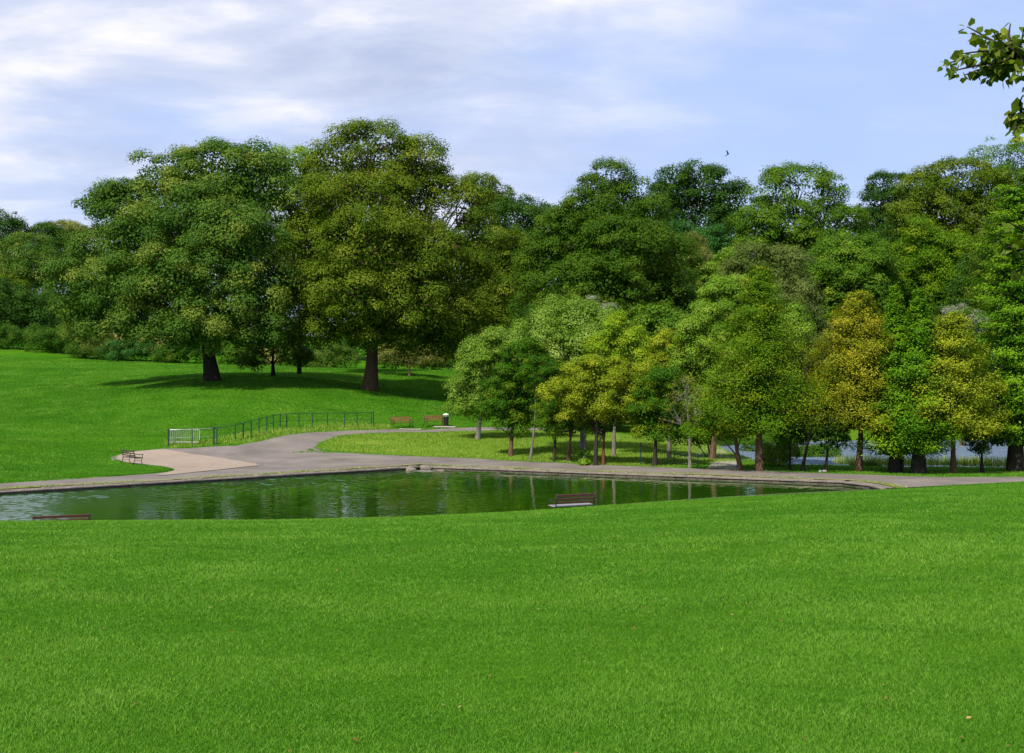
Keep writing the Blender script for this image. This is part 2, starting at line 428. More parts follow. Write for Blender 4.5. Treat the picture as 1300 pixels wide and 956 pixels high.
# the weedy strip between edging stones and path: a ring sheet of turf
O1, O2 = offset_pond(0.62), offset_pond(1.22)
V, Fq = [], []
for i in range(len(POND)):
    j = (i + 1) % len(POND); n = max(2, int(np.linalg.norm(POND[j] - POND[i]) / 0.6))
    k = len(V)
    for t in range(n + 1):
        w = t / n
        p = O1[i] * (1 - w) + O1[j] * w; q = O2[i] * (1 - w) + O2[j] * w
        q = q + rng.normal(0, 0.05, 2)
        V += [(p[0], p[1], 0.0), (q[0], q[1], 0.0)]
    for t in range(n): a = k + 2 * t; Fq.append((a, a + 2, a + 3, a + 1))
V = np.array(V); V[:, 2] = np.maximum(hgt(V[:, 0], V[:, 1], False) + 0.04, 0.335)
M_STRIP = sheetmat('weedy_joint', (0.16, 0.15, 0.07), (0.21, 0.20, 0.07), (0.10, 0.17, 0.03), scale=1.2)
verge = mesh_np('verge', V, Fq, M_STRIP); tag(verge, kind='structure')

# --- water
def watermat(name, deep, rip, big, rough=0.03, patch=True):
    m, nt, b = newmat(name)
    b.inputs['Base Color'].default_value = (*deep, 1)
    b.inputs['Roughness'].default_value = rough; b.inputs['IOR'].default_value = 1.33
    n1 = noise(nt, 2.0, 4, 0.6, posmap(nt, (1.5, 0.55, 1.0), (0, 0, R(4))), 0.3); n2 = noise(nt, 0.7, 3, 0.5, posmap(nt), 0.5)
    ad = nn(nt, 'ShaderNodeMath', operation='MULTIPLY_ADD'); ad.inputs[1].default_value = 0.9
    nt.links.new(n1.outputs['Fac'], ad.inputs[0]); nt.links.new(n2.outputs['Fac'], ad.inputs[2])
    bp = nn(nt, 'ShaderNodeBump'); bp.inputs['Distance'].default_value = big
    if patch:      # wind catches the water along the far left bank and at its left end
        g = nn(nt, 'ShaderNodeNewGeometry'); dt = nn(nt, 'ShaderNodeVectorMath', operation='DOT_PRODUCT'); dt.inputs[1].default_value = (-1, 1, 0)
        nt.links.new(g.outputs['Position'], dt.inputs[0])
        pn = noise(nt, 0.12, 5, 0.65, posmap(nt, (0.6, 1.6, 1.0)))
        m1 = nn(nt, 'ShaderNodeMath', operation='MULTIPLY_ADD'); m1.inputs[1].default_value = 22.0
        nt.links.new(pn.outputs['Fac'], m1.inputs[0]); nt.links.new(dt.outputs['Value'], m1.inputs[2])
        mr = nn(nt, 'ShaderNodeMapRange', interpolation_type='SMOOTHSTEP'); mr.inputs[1].default_value = 99; mr.inputs[2].default_value = 106
        nt.links.new(m1.outputs[0], mr.inputs[0])
        sx = nn(nt, 'ShaderNodeSeparateXYZ'); nt.links.new(g.outputs['Position'], sx.inputs[0])
        m2 = nn(nt, 'ShaderNodeMath', operation='MULTIPLY_ADD'); m2.inputs[1].default_value = 12.0
        nt.links.new(pn.outputs['Fac'], m2.inputs[0]); nt.links.new(sx.outputs[0], m2.inputs[2])
        mr2 = nn(nt, 'ShaderNodeMapRange', interpolation_type='SMOOTHSTEP'); mr2.inputs[1].default_value = -7; mr2.inputs[2].default_value = -14
        nt.links.new(m2.outputs[0], mr2.inputs[0])
        mx = nn(nt, 'ShaderNodeMath', operation='MAXIMUM'); nt.links.new(mr.outputs[0], mx.inputs[0]); nt.links.new(mr2.outputs[0], mx.inputs[1])
        a5 = nn(nt, 'ShaderNodeMath', operation='MULTIPLY_ADD'); a5.inputs[1].default_value = 0.12; a5.inputs[2].default_value = 0.03
        nt.links.new(mr2.outputs[0], a5.inputs[0]); nt.links.new(a5.outputs[0], b.inputs['Roughness'])
        mu = nn(nt, 'ShaderNodeMath', operation='MULTIPLY_ADD'); mu.inputs[1].default_value = rip; mu.inputs[2].default_value = 0.05
        nt.links.new(mx.outputs[0], mu.inputs[0]); nt.links.new(mu.outputs[0], bp.inputs['Strength'])
    else: bp.inputs['Strength'].default_value = rip
    nt.links.new(ad.outputs[0], bp.inputs['Height']); nt.links.new(bp.outputs[0], b.inputs['Normal'])
    return m
def vnoise(x, y, sc, seed=0):
    r_ = np.random.default_rng(seed).random((64, 64)); X = x * sc; Y = y * sc; i = np.floor(X).astype(int); j = np.floor(Y).astype(int)
    fx = X - i; fy = Y - j; fx = fx * fx * (3 - 2 * fx); fy = fy * fy * (3 - 2 * fy); i %= 64; j %= 64; i1 = (i + 1) % 64; j1 = (j + 1) % 64
    return (r_[i, j] * (1 - fx) + r_[i1, j] * fx) * (1 - fy) + (r_[i, j1] * (1 - fx) + r_[i1, j1] * fx) * fy
wx = np.arange(-48, 20.2, 0.115); wy = np.arange(38, 93.2, 0.115); WX, WY = np.meshgrid(wx, wy); a_, b_ = WX.ravel(), WY.ravel()
rw = np.random.default_rng(3); hw = np.zeros(len(a_))
for _ in range(18):
    lam = rw.uniform(.36, 1.0); th = rw.normal(-1.2, .75); kx, ky = math.cos(th) * 2 * math.pi / lam, math.sin(th) * 2 * math.pi / lam
    hw += 0.034 * lam / (2 * math.pi) * np.sin(kx * a_ + ky * b_ + rw.uniform(0, 6.28) + 1.5 * vnoise(a_, b_, .4, int(rw.integers(99))))
band = sst(88.5, 94, b_ - a_ + 8 * (vnoise(a_, b_, .22, 11) - .5)) * (0.35 + 0.9 * sst(.35, .65, vnoise(a_, b_ * .5, .9, 12)))
left = sst(15, 21, -a_ + 7 * (vnoise(a_, b_, .3, 13) - .5))
amp = np.clip(np.maximum(band * 1.35, left * 0.85), 0.13, 2.3) + 0.07 * sst(.5, .8, vnoise(a_, b_, .25, 14))
sdw = sd_poly(a_, b_, POND); ok = sdw < 0.18
wi = np.arange(len(a_)).reshape(WX.shape); wf = np.stack([wi[:-1, :-1], wi[:-1, 1:], wi[1:, 1:], wi[1:, :-1]], -1).reshape(-1, 4); wf = wf[ok[wf].all(1)]
used = np.unique(wf); rem = np.full(len(a_), -1); rem[used] = np.arange(len(used))
pw = mesh_np('pond_water', np.c_[a_, b_, 0.10 + hw * amp][used], rem[wf], watermat('pond_water', (0.015, 0.055, 0.002), 0.5, 0.015), smooth=True); tag(pw, kind='structure')
lw = sheet('lake_water', LAKE, 0, watermat('lake_water', (0.15, 0.21, 0.28), 1.0, 1.0, 0.45, False), 3.0, zfn=-0.15); tag(lw, kind='structure')  # pale blue base colour: part of the sky reflection is painted in

# ------------------------------------------------------------------ foliage
def rand_unit(n, r=rng):
    v = r.normal(size=(n, 3)); return v / np.linalg.norm(v, axis=1)[:, None]
def cards(C, N, L, W, r=rng, fold=0.0):
    """rhombus leaves centred at C with normals N"""
    n = len(C); t = rand_unit(n, r); t -= N * (t * N).sum(1)[:, None]; t /= np.linalg.norm(t, axis=1)[:, None] + 1e-9
    b = np.cross(N, t); L = L[:, None]; W = W[:, None]
    v = np.stack([C - t * L * .5, C + b * W * .5 + N * W * .12, C + t * L * .5, C - b * W * .5 + N * W * .12], 1).reshape(-1, 3)
    f = np.arange(n * 4).reshape(n, 4); return v, f

def crown_broad(lobes, rc, card, dens, fill=1.0, flat=0.7, seed=0, droop=0.0, air=0.0):
    r = np.random.default_rng(seed); k_ = (0.60, 3.1) if rc <= 0.8 else (0.62, 3.0); card = card * k_[0]; dens = dens * k_[1]
    Lc = np.array([l[:3] for l in lobes]); Lr = np.array([l[3:6] for l in lobes])
    C, N, V, S, clumps = [], [], [], [], []
    for i in range(len(lobes)):
        rad = Lr[i]; area = 4 * math.pi * ((rad[0] * rad[1]) ** 1.6 / 3 + (rad[0] * rad[2]) ** 1.6 / 3 + (rad[1] * rad[2]) ** 1.6 / 3) ** (1 / 1.6)
        n = max(6, int(area / (rc * rc * 1.9)))
        u = rand_unit(n, r); u[:, 2] = np.where(u[:, 2] < -0.55, -u[:, 2], u[:, 2])
        rr = r.uniform(0.70, 1.0, n) ** 0.8
        rr = np.where(r.random(n) < 0.20, rr * r.uniform(1.05, 1.24, n), rr)
        c = Lc[i] + u * rad * rr[:, None]
        keep = np.ones(n, bool)
        for j in range(len(lobes)):
            if j != i: keep &= (((c - Lc[j]) / Lr[j]) ** 2).sum(1) > 0.50
        if air > 0: keep &= r.random(n) > air
        mul = lobes[i][6] if len(lobes[i]) > 6 else 1.0
        if mul < 1: keep &= r.random(n) < mul + 0.25
        c, u = c[keep], u[keep]; m = len(c)
        if not m: continue
        cr = rc * r.uniform(0.42, 1.35, m); hue = r.normal(0.5, 0.14, m)
        clumps += [(c[k], i) for k in range(m)]
        k = np.maximum(8, (dens * (cr / rc) ** 2 * r.uniform(.7, 1.3, m)).astype(int))
        ii = np.repeat(np.arange(m), k); q = rand_unit(len(ii), r)
        out = u[ii] * 0.45 + np.array([0, 0, 0.35]); flip = (q * out).sum(1) < -0.15; q[flip] *= -1
        sh = r.uniform(0.35, 1.0, len(ii)) ** 0.6 * (1 + 0.12 * r.normal(size=len(ii)))
        pos = c[ii] + q * (cr[ii] * sh)[:, None] * np.array([1, 1, flat])
        pos[:, 2] -= droop * (q[:, 0] ** 2 + q[:, 1] ** 2) * cr[ii]
        nrm = q * 1.0 + np.array([0, 0, 0.35]) + rand_unit(len(ii), r) * 0.45
        C.append(pos); N.append(nrm); V.append(hue[ii] + r.normal(0, 0.09, len(ii))); S.append(r.uniform(.6, 1.3, len(ii)) * card)
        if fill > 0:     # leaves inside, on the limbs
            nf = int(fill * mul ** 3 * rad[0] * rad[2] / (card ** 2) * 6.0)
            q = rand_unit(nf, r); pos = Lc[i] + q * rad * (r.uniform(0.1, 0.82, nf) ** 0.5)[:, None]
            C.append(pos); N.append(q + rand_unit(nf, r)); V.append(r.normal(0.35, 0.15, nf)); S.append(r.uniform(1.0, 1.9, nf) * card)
    C, N, V, S = map(np.concatenate, (C, N, V, S)); N /= np.linalg.norm(N, axis=1)[:, None]
    v, f = cards(C, N, S, S * 0.62, r)
    return v, f, np.clip(V, 0, 1), clumps

def crown_cone(base, h0, h1, prof, dens, card, seed=0, tiers=26, flat=0.35, upturn=0.15, width=0.17):
    """tiered conifer: branches leave the stem at height h0..h1; prof(t) = reach"""
    r = np.random.default_rng(seed); C, N, V, S, br = [], [], [], [], []; card = card * 0.72; dens = dens * 3.0
    nb = int(tiers * 5.2); flat = flat * 1.5; width = width * 1.1
    for b in range(nb):
        t = (b + r.random()) / nb; tq = (round(t * tiers * .55 + .35 * math.sin(b * 2.4)) ) / (tiers * .55); t = np.clip(0.9 * t + 0.1 * tq, 0, .995); z = base[2] + h0 + (h1 - h0) * t
        L = prof(t) * r.uniform(0.66, 1.30); a = b * 2.399963 + r.normal(0, .25)
        d = np.array([math.cos(a), math.sin(a), 0]); hue = np.clip(r.normal(0.47, 0.14), 0, 1)
        k = int(dens * (0.35 + L / prof(0.0)) * r.uniform(.7, 1.25))
        s = r.uniform(0.12, 1.0, k) ** 0.75; w = width * L * (0.35 + 0.9 * s * (1.15 - s)) + 0.12
        side = np.array([-d[1], d[0], 0])
        lift = upturn * L * s * s - 0.22 * L * s * (1 - t) ** 0.5 * 0.6
        pos = np.array([base[0], base[1], z]) + d * (s * L)[:, None] + side * (r.normal(0, 1, k) * w)[:, None]
        pos[:, 2] += lift + r.normal(0, 1, k) * w * flat + 0.10 * L * (1 - (s - .6) ** 2)
        nrm = np.array([0, 0, 0.9]) + d * 0.5 + rand_unit(k, r) * 0.55
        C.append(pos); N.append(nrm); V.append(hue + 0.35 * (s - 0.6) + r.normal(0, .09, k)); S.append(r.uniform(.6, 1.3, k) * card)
        br.append((np.array([base[0], base[1], z - 0.1]), np.array([base[0], base[1], z]) + d * L * 0.8 + np.array([0, 0, 0.02 * L])))
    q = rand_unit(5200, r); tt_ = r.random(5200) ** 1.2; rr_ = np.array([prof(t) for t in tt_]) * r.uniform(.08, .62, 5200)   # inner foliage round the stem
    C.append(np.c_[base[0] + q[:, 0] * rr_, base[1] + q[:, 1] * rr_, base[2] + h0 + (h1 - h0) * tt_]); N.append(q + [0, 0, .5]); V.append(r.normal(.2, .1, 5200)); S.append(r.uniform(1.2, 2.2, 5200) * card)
    C, N, V, S = map(np.concatenate, (C, N, V, S)); N /= np.linalg.norm(N, axis=1)[:, None]
    v, f = cards(C, N, S, S * 0.5, r)
    return v, f, np.clip(V, 0, 1), br

def curve_pts(a, b, n=6, sag=0.0, wob=0.1, r=random):
    a, b = np.array(a, float), np.array(b, float); L = np.linalg.norm(b - a); out = []
    off = np.array([r.uniform(-1, 1), r.uniform(-1, 1), 0]) * wob * L
    for i in range(n):
        t = i / (n - 1); out.append(a + (b - a) * t + off * math.sin(math.pi * t) + np.array([0, 0, sag * L * math.sin(math.pi * t)]))
    return out

def wood(tubes, mat, parent, name='trunk'):
    VV, FF, k = [], [], 0
    for pts, rads, n in tubes:
        v, f = tube_arrays(pts, rads, n); VV.append(v); FF.append(np.array(f) + k); k += len(v)
    return mesh_np(name, np.concatenate(VV), np.concatenate(FF), mat, parent, smooth=True)

def trunk_tube(base, top, r0, r1, n=9, flare=1.5, sides=10):
    pts = curve_pts(base, top, n, 0, 0.02); rads = []
    for i in range(n):
        t = i / (n - 1); rads.append((r0 * (1 - t) + r1 * t) * (1 + (flare - 1) * math.exp(-t * 9)))
    pts[0][2] -= 0.25
    return (pts, rads, sides)

BARK = {
 'dark': barkmat('dark_bark', (0.018, 0.015, 0.012), (0.050, 0.042, 0.034)),
 'brown': barkmat('brown_bark', (0.06, 0.035, 0.022), (0.15, 0.095, 0.06)),
 'grey': barkmat('grey_bark', (0.10, 0.09, 0.075), (0.21, 0.19, 0.165)),
 'red': barkmat('reddish_bark', (0.09, 0.032, 0.022), (0.19, 0.075, 0.045)),
}
LM = {
 'sycamore': leafmat('sycamore_leaf', (0.028, 0.083, 0.009), (0.070, 0.146, 0.017), (0.229, 0.258, 0.039)),
 'olive': leafmat('olive_leaf', (0.035, 0.081, 0.006), (0.087, 0.144, 0.008), (0.181, 0.220, 0.020)),
 'lightgreen': leafmat('light_green_leaf', (0.063, 0.149, 0.011), (0.134, 0.247, 0.019), (0.315, 0.412, 0.050)),
 'yellowgreen': leafmat('yellow_green_leaf', (0.059, 0.135, 0.013), (0.149, 0.256, 0.025), (0.320, 0.438, 0.091)),
 'maple': leafmat('deep_green_leaf', (0.017, 0.074, 0.005), (0.044, 0.127, 0.006), (0.208, 0.253, 0.010)),
 'gold': leafmat('golden_leaf', (0.060, 0.111, 0.007), (0.171, 0.203, 0.011), (0.364, 0.326, 0.019)),
 'goldmaple': leafmat('gold_maple_leaf', (0.059, 0.127, 0.007), (0.183, 0.245, 0.012), (0.386, 0.398, 0.026)),
 'flecked': leafmat('red_flecked_leaf', (0.064, 0.153, 0.006), (0.192, 0.306, 0.013), (0.362, 0.417, 0.027), tip=(0.665, 0.070, 0.013)),
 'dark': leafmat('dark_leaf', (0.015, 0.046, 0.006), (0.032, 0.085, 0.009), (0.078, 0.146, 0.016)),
 'blue': leafmat('bluish_leaf', (0.017, 0.070, 0.013), (0.037, 0.117, 0.018), (0.086, 0.193, 0.028)),
 'forest': leafmat('forest_leaf', (0.030, 0.086, 0.007), (0.074, 0.160, 0.010), (0.174, 0.269, 0.020)),
 'cypress': leafmat('cypress_leaf', (0.034, 0.099, 0.003), (0.084, 0.172, 0.006), (0.216, 0.264, 0.010)),
 'brightcone': leafmat('bright_conifer_leaf', (0.034, 0.117, 0.004), (0.084, 0.200, 0.007), (0.190, 0.322, 0.013)),
 'willow': leafmat('willow_leaf', (0.071, 0.091, 0.017), (0.153, 0.171, 0.035), (0.265, 0.274, 0.070)),
 'silver': leafmat('silver_leaf', (0.098, 0.120, 0.063), (0.210, 0.232, 0.140), (0.375, 0.400, 0.280)),
 'hedge': leafmat('hedge_leaf', (0.016, 0.061, 0.005), (0.042, 0.113, 0.008), (0.113, 0.193, 0.017)),
 'flower': leafmat('white_flowering_leaf', (0.027, 0.076, 0.008), (0.060, 0.125, 0.013), (0.173, 0.236, 0.040), tip=(0.917, 0.862, 0.332)),
 'straw': leafmat('straw_leaf', (0.163, 0.160, 0.035), (0.286, 0.274, 0.070), (0.459, 0.433, 0.154)),
 'chestnut': leafmat('chestnut_leaf', (0.025, 0.069, 0.006), (0.055, 0.119, 0.008), (0.110, 0.169, 0.014)),
 'paleolive': leafmat('pale_olive_leaf', (0.045, 0.078, 0.014), (0.095, 0.140, 0.026), (0.18, 0.225, 0.055)),
}
NT = 0
def base_at(px, py, d=None):
    if d is None:
        p = G(px, py); return np.array([p[0], p[1], hz(*p)])
    x = (px - CX) / F * d; return np.array([x, d, hz(x, d)])

def tree(name, label, cat, base, tr, bark, leaf, lobes, rc=1.1, card=0.30, dens=90, fill=1.0, flat=0.7, droop=0.0, air=0.0,
         top=None, fork=0.35, group=None, depth=0.85, twigs=7):
    """lobes: (px, py, rx, ry, depth offset in metres) of the crown's boughs as seen at the tree's distance"""
    global NT; NT += 1; seed = 100 + NT
    rr = random.Random(seed)
    b = base; d0 = b[1]; L3 = []
    for l in lobes:
        px, py, rx, ry = l[:4]; dd = l[4] if len(l) > 4 else rr.uniform(-.15, .15) * rx / F * d0
        d = d0 + dd; c = P(px, py, d); sx, sz = rx / F * d, ry / F * d
        L3.append((*c, sx, (sx + sz) * 0.5 * depth, sz, l[5] if len(l) > 5 else 1.0))
    loc = tuple(b); e = empty(name, loc); tag(e, label, cat, group)
    v, f, a, clumps = crown_broad(L3, rc, card, dens, fill, flat, seed, droop, air)
    zt = max(l[2] for l in L3); cx = sum(l[0] * l[3] for l in L3) / sum(l[3] for l in L3)
    tp = np.array([b[0] * 0.4 + cx * 0.6, b[1], b[2] + (zt - b[2]) * 0.8]) if top is None else np.array(top)
    tt = trunk_tube(b, tp, tr, tr * 0.25); tubes = [tt]
    for i, l in enumerate(L3):
        t = min(0.85, max(fork * 0.7, fork + 0.3 * rr.random() * (l[2] - b[2]) / max(zt - b[2], 1)))
        k = int(t * (len(tt[0]) - 1)); s = tt[0][k]
        pts = curve_pts(s, l[:3], 7, 0.06, 0.07, rr); q = tr * 0.5 * min(1, l[3] / 3.0 + .3)
        tubes.append((pts, [q * (1 - 0.82 * j / 6) for j in range(7)], 6))
        mine = [c for c, li in clumps if li == i]; rr.shuffle(mine)
        for c in mine[:twigs]:
            s2 = pts[rr.choice((3, 4, 5, 6))]
            tubes.append((curve_pts(s2, c, 5, 0.05, 0.08, rr), [q * 0.3 * (1 - 0.8 * j / 4) + 0.008 for j in range(5)], 4))
    o = b
    tubes = [([np.asarray(p) - o for p in pts], r_, n) for pts, r_, n in tubes]
    wood(tubes, BARK[bark], e)
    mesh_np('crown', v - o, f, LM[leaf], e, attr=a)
    return e

def conifer(name, label, cat, base, tr, bark, leaf, apex_py, low_py, reach_px, dens=70, card=0.22, power=0.8, tiers=24, group=None, lean=0.0, **kw):
    global NT; NT += 1; seed = 100 + NT
    e = empty(name, tuple(base)); tag(e, label, cat, group); d = base[1]
    ztop = EYE - (apex_py - CY) / F * d - base[2]; h0 = EYE - (low_py - CY) / F * d - base[2]; Rm = reach_px / F * d * 1.22
    prof = lambda t: Rm * (min(1.0, (1 - t) * 1.02 + 0.03)) ** power * (0.82 + 0.18 * min(1, t * 6)) + 0.12
    v, f, a, br = crown_cone((0, 0, 0), h0, ztop, prof, dens, card, seed, tiers, **kw)
    tubes = [trunk_tube((0, 0, 0), (lean, 0, ztop * 0.97), tr, 0.03)]
    for p, q in br[::2]:
        tubes.append((curve_pts(p, q, 4, 0.03, 0.03), [tr * 0.16, tr * 0.12, tr * 0.08, 0.012], 4))
    wood(tubes, BARK[bark], e)
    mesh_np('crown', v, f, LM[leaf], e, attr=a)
    return e

# ---- the big lawn trees
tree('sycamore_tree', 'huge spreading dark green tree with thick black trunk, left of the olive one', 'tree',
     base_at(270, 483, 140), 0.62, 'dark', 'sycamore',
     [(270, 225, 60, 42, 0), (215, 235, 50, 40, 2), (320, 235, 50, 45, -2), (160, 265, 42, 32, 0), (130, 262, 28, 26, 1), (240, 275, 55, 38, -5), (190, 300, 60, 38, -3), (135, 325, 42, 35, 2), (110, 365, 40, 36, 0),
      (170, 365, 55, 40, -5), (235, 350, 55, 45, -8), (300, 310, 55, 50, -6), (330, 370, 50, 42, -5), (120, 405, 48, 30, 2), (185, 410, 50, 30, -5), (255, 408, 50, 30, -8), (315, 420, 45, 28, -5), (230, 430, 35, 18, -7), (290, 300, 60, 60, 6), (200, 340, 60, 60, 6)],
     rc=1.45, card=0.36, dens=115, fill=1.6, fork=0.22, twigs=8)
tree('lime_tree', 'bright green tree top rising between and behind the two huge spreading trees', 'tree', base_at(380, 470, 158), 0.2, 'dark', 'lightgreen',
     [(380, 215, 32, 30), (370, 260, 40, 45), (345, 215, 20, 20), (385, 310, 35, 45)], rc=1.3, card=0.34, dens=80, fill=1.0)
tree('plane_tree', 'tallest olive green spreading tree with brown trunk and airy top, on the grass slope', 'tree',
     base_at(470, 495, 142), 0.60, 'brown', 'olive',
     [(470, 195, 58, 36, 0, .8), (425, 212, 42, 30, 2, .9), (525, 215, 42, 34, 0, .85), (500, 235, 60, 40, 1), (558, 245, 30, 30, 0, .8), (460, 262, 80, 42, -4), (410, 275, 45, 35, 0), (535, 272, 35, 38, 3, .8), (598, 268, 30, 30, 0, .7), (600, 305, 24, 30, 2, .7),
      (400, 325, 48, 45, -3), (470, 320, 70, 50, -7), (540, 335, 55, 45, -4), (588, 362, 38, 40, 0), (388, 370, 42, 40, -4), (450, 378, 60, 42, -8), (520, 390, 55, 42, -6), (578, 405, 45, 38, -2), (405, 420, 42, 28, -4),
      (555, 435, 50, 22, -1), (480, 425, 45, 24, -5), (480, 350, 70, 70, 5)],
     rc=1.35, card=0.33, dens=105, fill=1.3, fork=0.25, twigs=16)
tree('young_lime_tree', 'small low branched dark tree on thin trunk between the two huge spreading trees', 'tree', base_at(347, 477, 150), 0.22, 'dark', 'sycamore',
     [(347, 425, 28, 26), (325, 445, 24, 22), (368, 445, 26, 22), (380, 458, 14, 12), (318, 462, 14, 9)], rc=0.9, card=0.30, dens=60, fill=.6)
tree('young_plane_tree', 'low pale brownish green bushy tree beside the brown trunk of the tallest tree', 'tree', base_at(520, 474, 165), 0.15, 'brown', 'willow',
     [(500, 450, 24, 16), (522, 455, 26, 16), (545, 455, 16, 12)], rc=0.8, card=0.26, dens=60, fill=.6)

# ---- far left woods
g = 'trees beyond the grass slope at the far left'
tree('fir_tree', 'dark spiky tree top at the left edge of the far left wood', 'tree', base_at(-5, 440, 320), 0.4, 'dark', 'dark', [(0, 300, 30, 30), (-5, 335, 45, 45), (20, 300, 15, 22)], rc=1.76, card=0.52, dens=60, group=g)
tree('broadleaf_tree', 'mid green domed tree in the middle of the far left wood', 'tree', base_at(45, 440, 307), 0.4, 'dark', 'sycamore', [(35, 335, 38, 38), (55, 365, 30, 45), (20, 360, 30, 35), (60, 405, 25, 30)], rc=2.03, card=0.52, dens=90, group=g)
tree('broadleaf_tree', 'very dark bluish tree behind the domed one in the far left wood', 'tree', base_at(65, 440, 325), 0.4, 'dark', 'dark', [(55, 305, 25, 20), (72, 335, 32, 35), (85, 380, 30, 45)], rc=1.89, card=0.55, dens=80, group=g)
tree('willow_tree', 'pale straw olive tree top beyond the left edge of the huge dark green tree', 'tree', base_at(88, 440, 345), 0.4, 'brown', 'willow', [(75, 300, 28, 18), (95, 320, 25, 35), (70, 325, 25, 30)], rc=1.76, card=0.45, dens=90, group=g)
tree('broadleaf_tree', 'rounded olive green tree with a brownish tinge low at the left edge', 'tree', base_at(10, 440, 300), 0.35, 'dark', 'olive', [(8, 375, 28, 25), (20, 395, 26, 28), (-20, 400, 30, 40)], rc=1.62, card=0.47, dens=80, group=g)
tree('broadleaf_tree', 'small dark tree low between left wood and the huge dark green tree', 'tree', base_at(70, 440, 300), 0.3, 'dark', 'hedge', [(60, 400, 25, 25), (80, 405, 28, 28)], rc=1.49, card=0.47, dens=80, group=g)
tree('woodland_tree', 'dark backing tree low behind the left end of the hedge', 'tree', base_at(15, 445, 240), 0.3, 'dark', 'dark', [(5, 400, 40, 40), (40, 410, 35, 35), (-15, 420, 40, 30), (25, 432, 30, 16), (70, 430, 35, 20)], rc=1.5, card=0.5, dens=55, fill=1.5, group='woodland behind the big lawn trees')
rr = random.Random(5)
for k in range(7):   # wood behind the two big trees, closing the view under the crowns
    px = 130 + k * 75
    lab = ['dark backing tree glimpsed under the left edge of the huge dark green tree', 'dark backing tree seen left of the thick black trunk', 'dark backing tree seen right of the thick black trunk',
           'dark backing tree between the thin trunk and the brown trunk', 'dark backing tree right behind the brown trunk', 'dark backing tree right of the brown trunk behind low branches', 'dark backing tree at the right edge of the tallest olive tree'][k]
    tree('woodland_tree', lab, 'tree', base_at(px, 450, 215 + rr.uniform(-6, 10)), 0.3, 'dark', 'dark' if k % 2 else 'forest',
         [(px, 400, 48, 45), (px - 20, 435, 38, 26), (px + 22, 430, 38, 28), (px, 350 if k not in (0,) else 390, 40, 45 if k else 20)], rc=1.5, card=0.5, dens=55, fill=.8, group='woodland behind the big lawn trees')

# ---- hedge and shrubs along the top of the slope
def shrub(name, label, px, py, d, w, hh, leaf, dens=55, card=0.28, group=None, n=4):
    global NT; NT += 1; r_ = random.Random(900 + NT)
    b = base_at(px, py, d); e = empty(name, tuple(b)); tag(e, label, 'shrub', group)
    rw = w / F * d / 2; rh = hh / F * d; L3 = []
    for i in range(n):
        t = (i + .5) / n * 2 - 1
        L3.append((t * rw * .8, r_.uniform(-.4, .4), rh * r_.uniform(.38, .5), rw / n * 1.9, rw / n * 1.6 + .4, rh * r_.uniform(.5, .62)))
    v, f, a, cl = crown_broad(L3, min(0.8, max(.25, rh * .3)), card, dens, 0.8, 0.8, 900 + NT)
    tubes = [(curve_pts((0, 0, -.2), (l[0], l[1], l[2]), 5, 0.05, .1, r_), [.06, .05, .04, .03, .01], 5) for l in L3]
    wood(tubes, BARK['dark'], e, 'stem')
    mesh_np('foliage', v, f, LM[leaf], e, attr=a); return e
hs = [(20, 447, 205, 90, 26, 'hedge', 'dark green shrub of the hedge at the left end, left of all others'), (75, 452, 200, 70, 28, 'hedge', 'bushy hedge shrub beside the left end one'),
      (112, 457, 194, 55, 40, 'sycamore', 'taller rounded shrub where the hedge meets the huge crown'), (165, 461, 192, 70, 24, 'blue', 'low bluish green shrub in front of the pale patch of dry grass'),
      (225, 463, 191, 60, 22, 'hedge', 'low dark shrub left of the thick black trunk'), (305, 466, 190, 50, 18, 'hedge', 'low dark shrub right of the thick black trunk'),
      (385, 468, 188, 55, 20, 'hedge', 'low dark shrub right of the thin trunk'), (425, 470, 187, 50, 28, 'flower', 'white flowering shrub left of the brown trunk'),
      (500, 472, 186, 50, 26, 'flower', 'white flowering shrub right of the brown trunk'), (553, 473, 184, 55, 30, 'flower', 'white flowering shrub at the right end of the grass slope'),
      (605, 474, 183, 60, 34, 'hedge', 'dark shrub behind the pale weeping tree'), (340, 467, 192, 40, 22, 'straw', 'straw coloured shrub behind the thin trunk'),
      (140, 447, 206, 46, 26, 'straw', 'pale dry patch of tall straw seen above the bluish shrub'), (205, 449, 206, 60, 24, 'straw', 'dry straw coloured growth under the huge dark crown')]
for px, py, d, w, hh, lf, lab in hs:
    shrub('shrub', lab, px, py, d, w, hh, lf, group='shrubs along the top of the grass slope')

# ---- background woods on the right
g = 'woodland rising behind the maples'
def bt(label, px, d, leaf, lobes, rc=1.2, card=0.36, dens=85, fill=1.7, bark='dark', name='woodland_tree', **kw):
    if d >= 150 and len(lobes) > 2: lobes = list(lobes) + [(px, 350, 52, 55, 3), (px - 20, 425, 55, 55, 3), (px + 25, 440, 55, 50, 3)]
    return tree(name, label, 'tree', base_at(px, 480, d), 0.3, bark, leaf, lobes, rc=rc, card=card, dens=dens, fill=fill, group=g, **kw)
bt('broad dark green conical tree with olive airy top in the middle', 775, 138, 'chestnut',
   [(775, 230, 24, 24, 0, .7), (750, 244, 20, 18, 0, .6), (798, 248, 24, 22, 0, .7), (775, 265, 40, 34, 2), (775, 335, 62, 60, 4), (740, 400, 60, 50, 4), (825, 400, 50, 50, 4), (760, 275, 48, 38, 0), (815, 285, 38, 35, 0), (720, 300, 42, 35, 0), (790, 320, 70, 45, -4), (700, 345, 45, 42, 0), (850, 340, 35, 42, 2),
    (750, 375, 70, 48, -5), (830, 385, 48, 48, -2), (690, 395, 42, 38, 0), (780, 420, 70, 40, -4), (860, 400, 25, 35, 0)], rc=1.15, card=0.30, dens=100, fill=1.3, name='chestnut_tree')
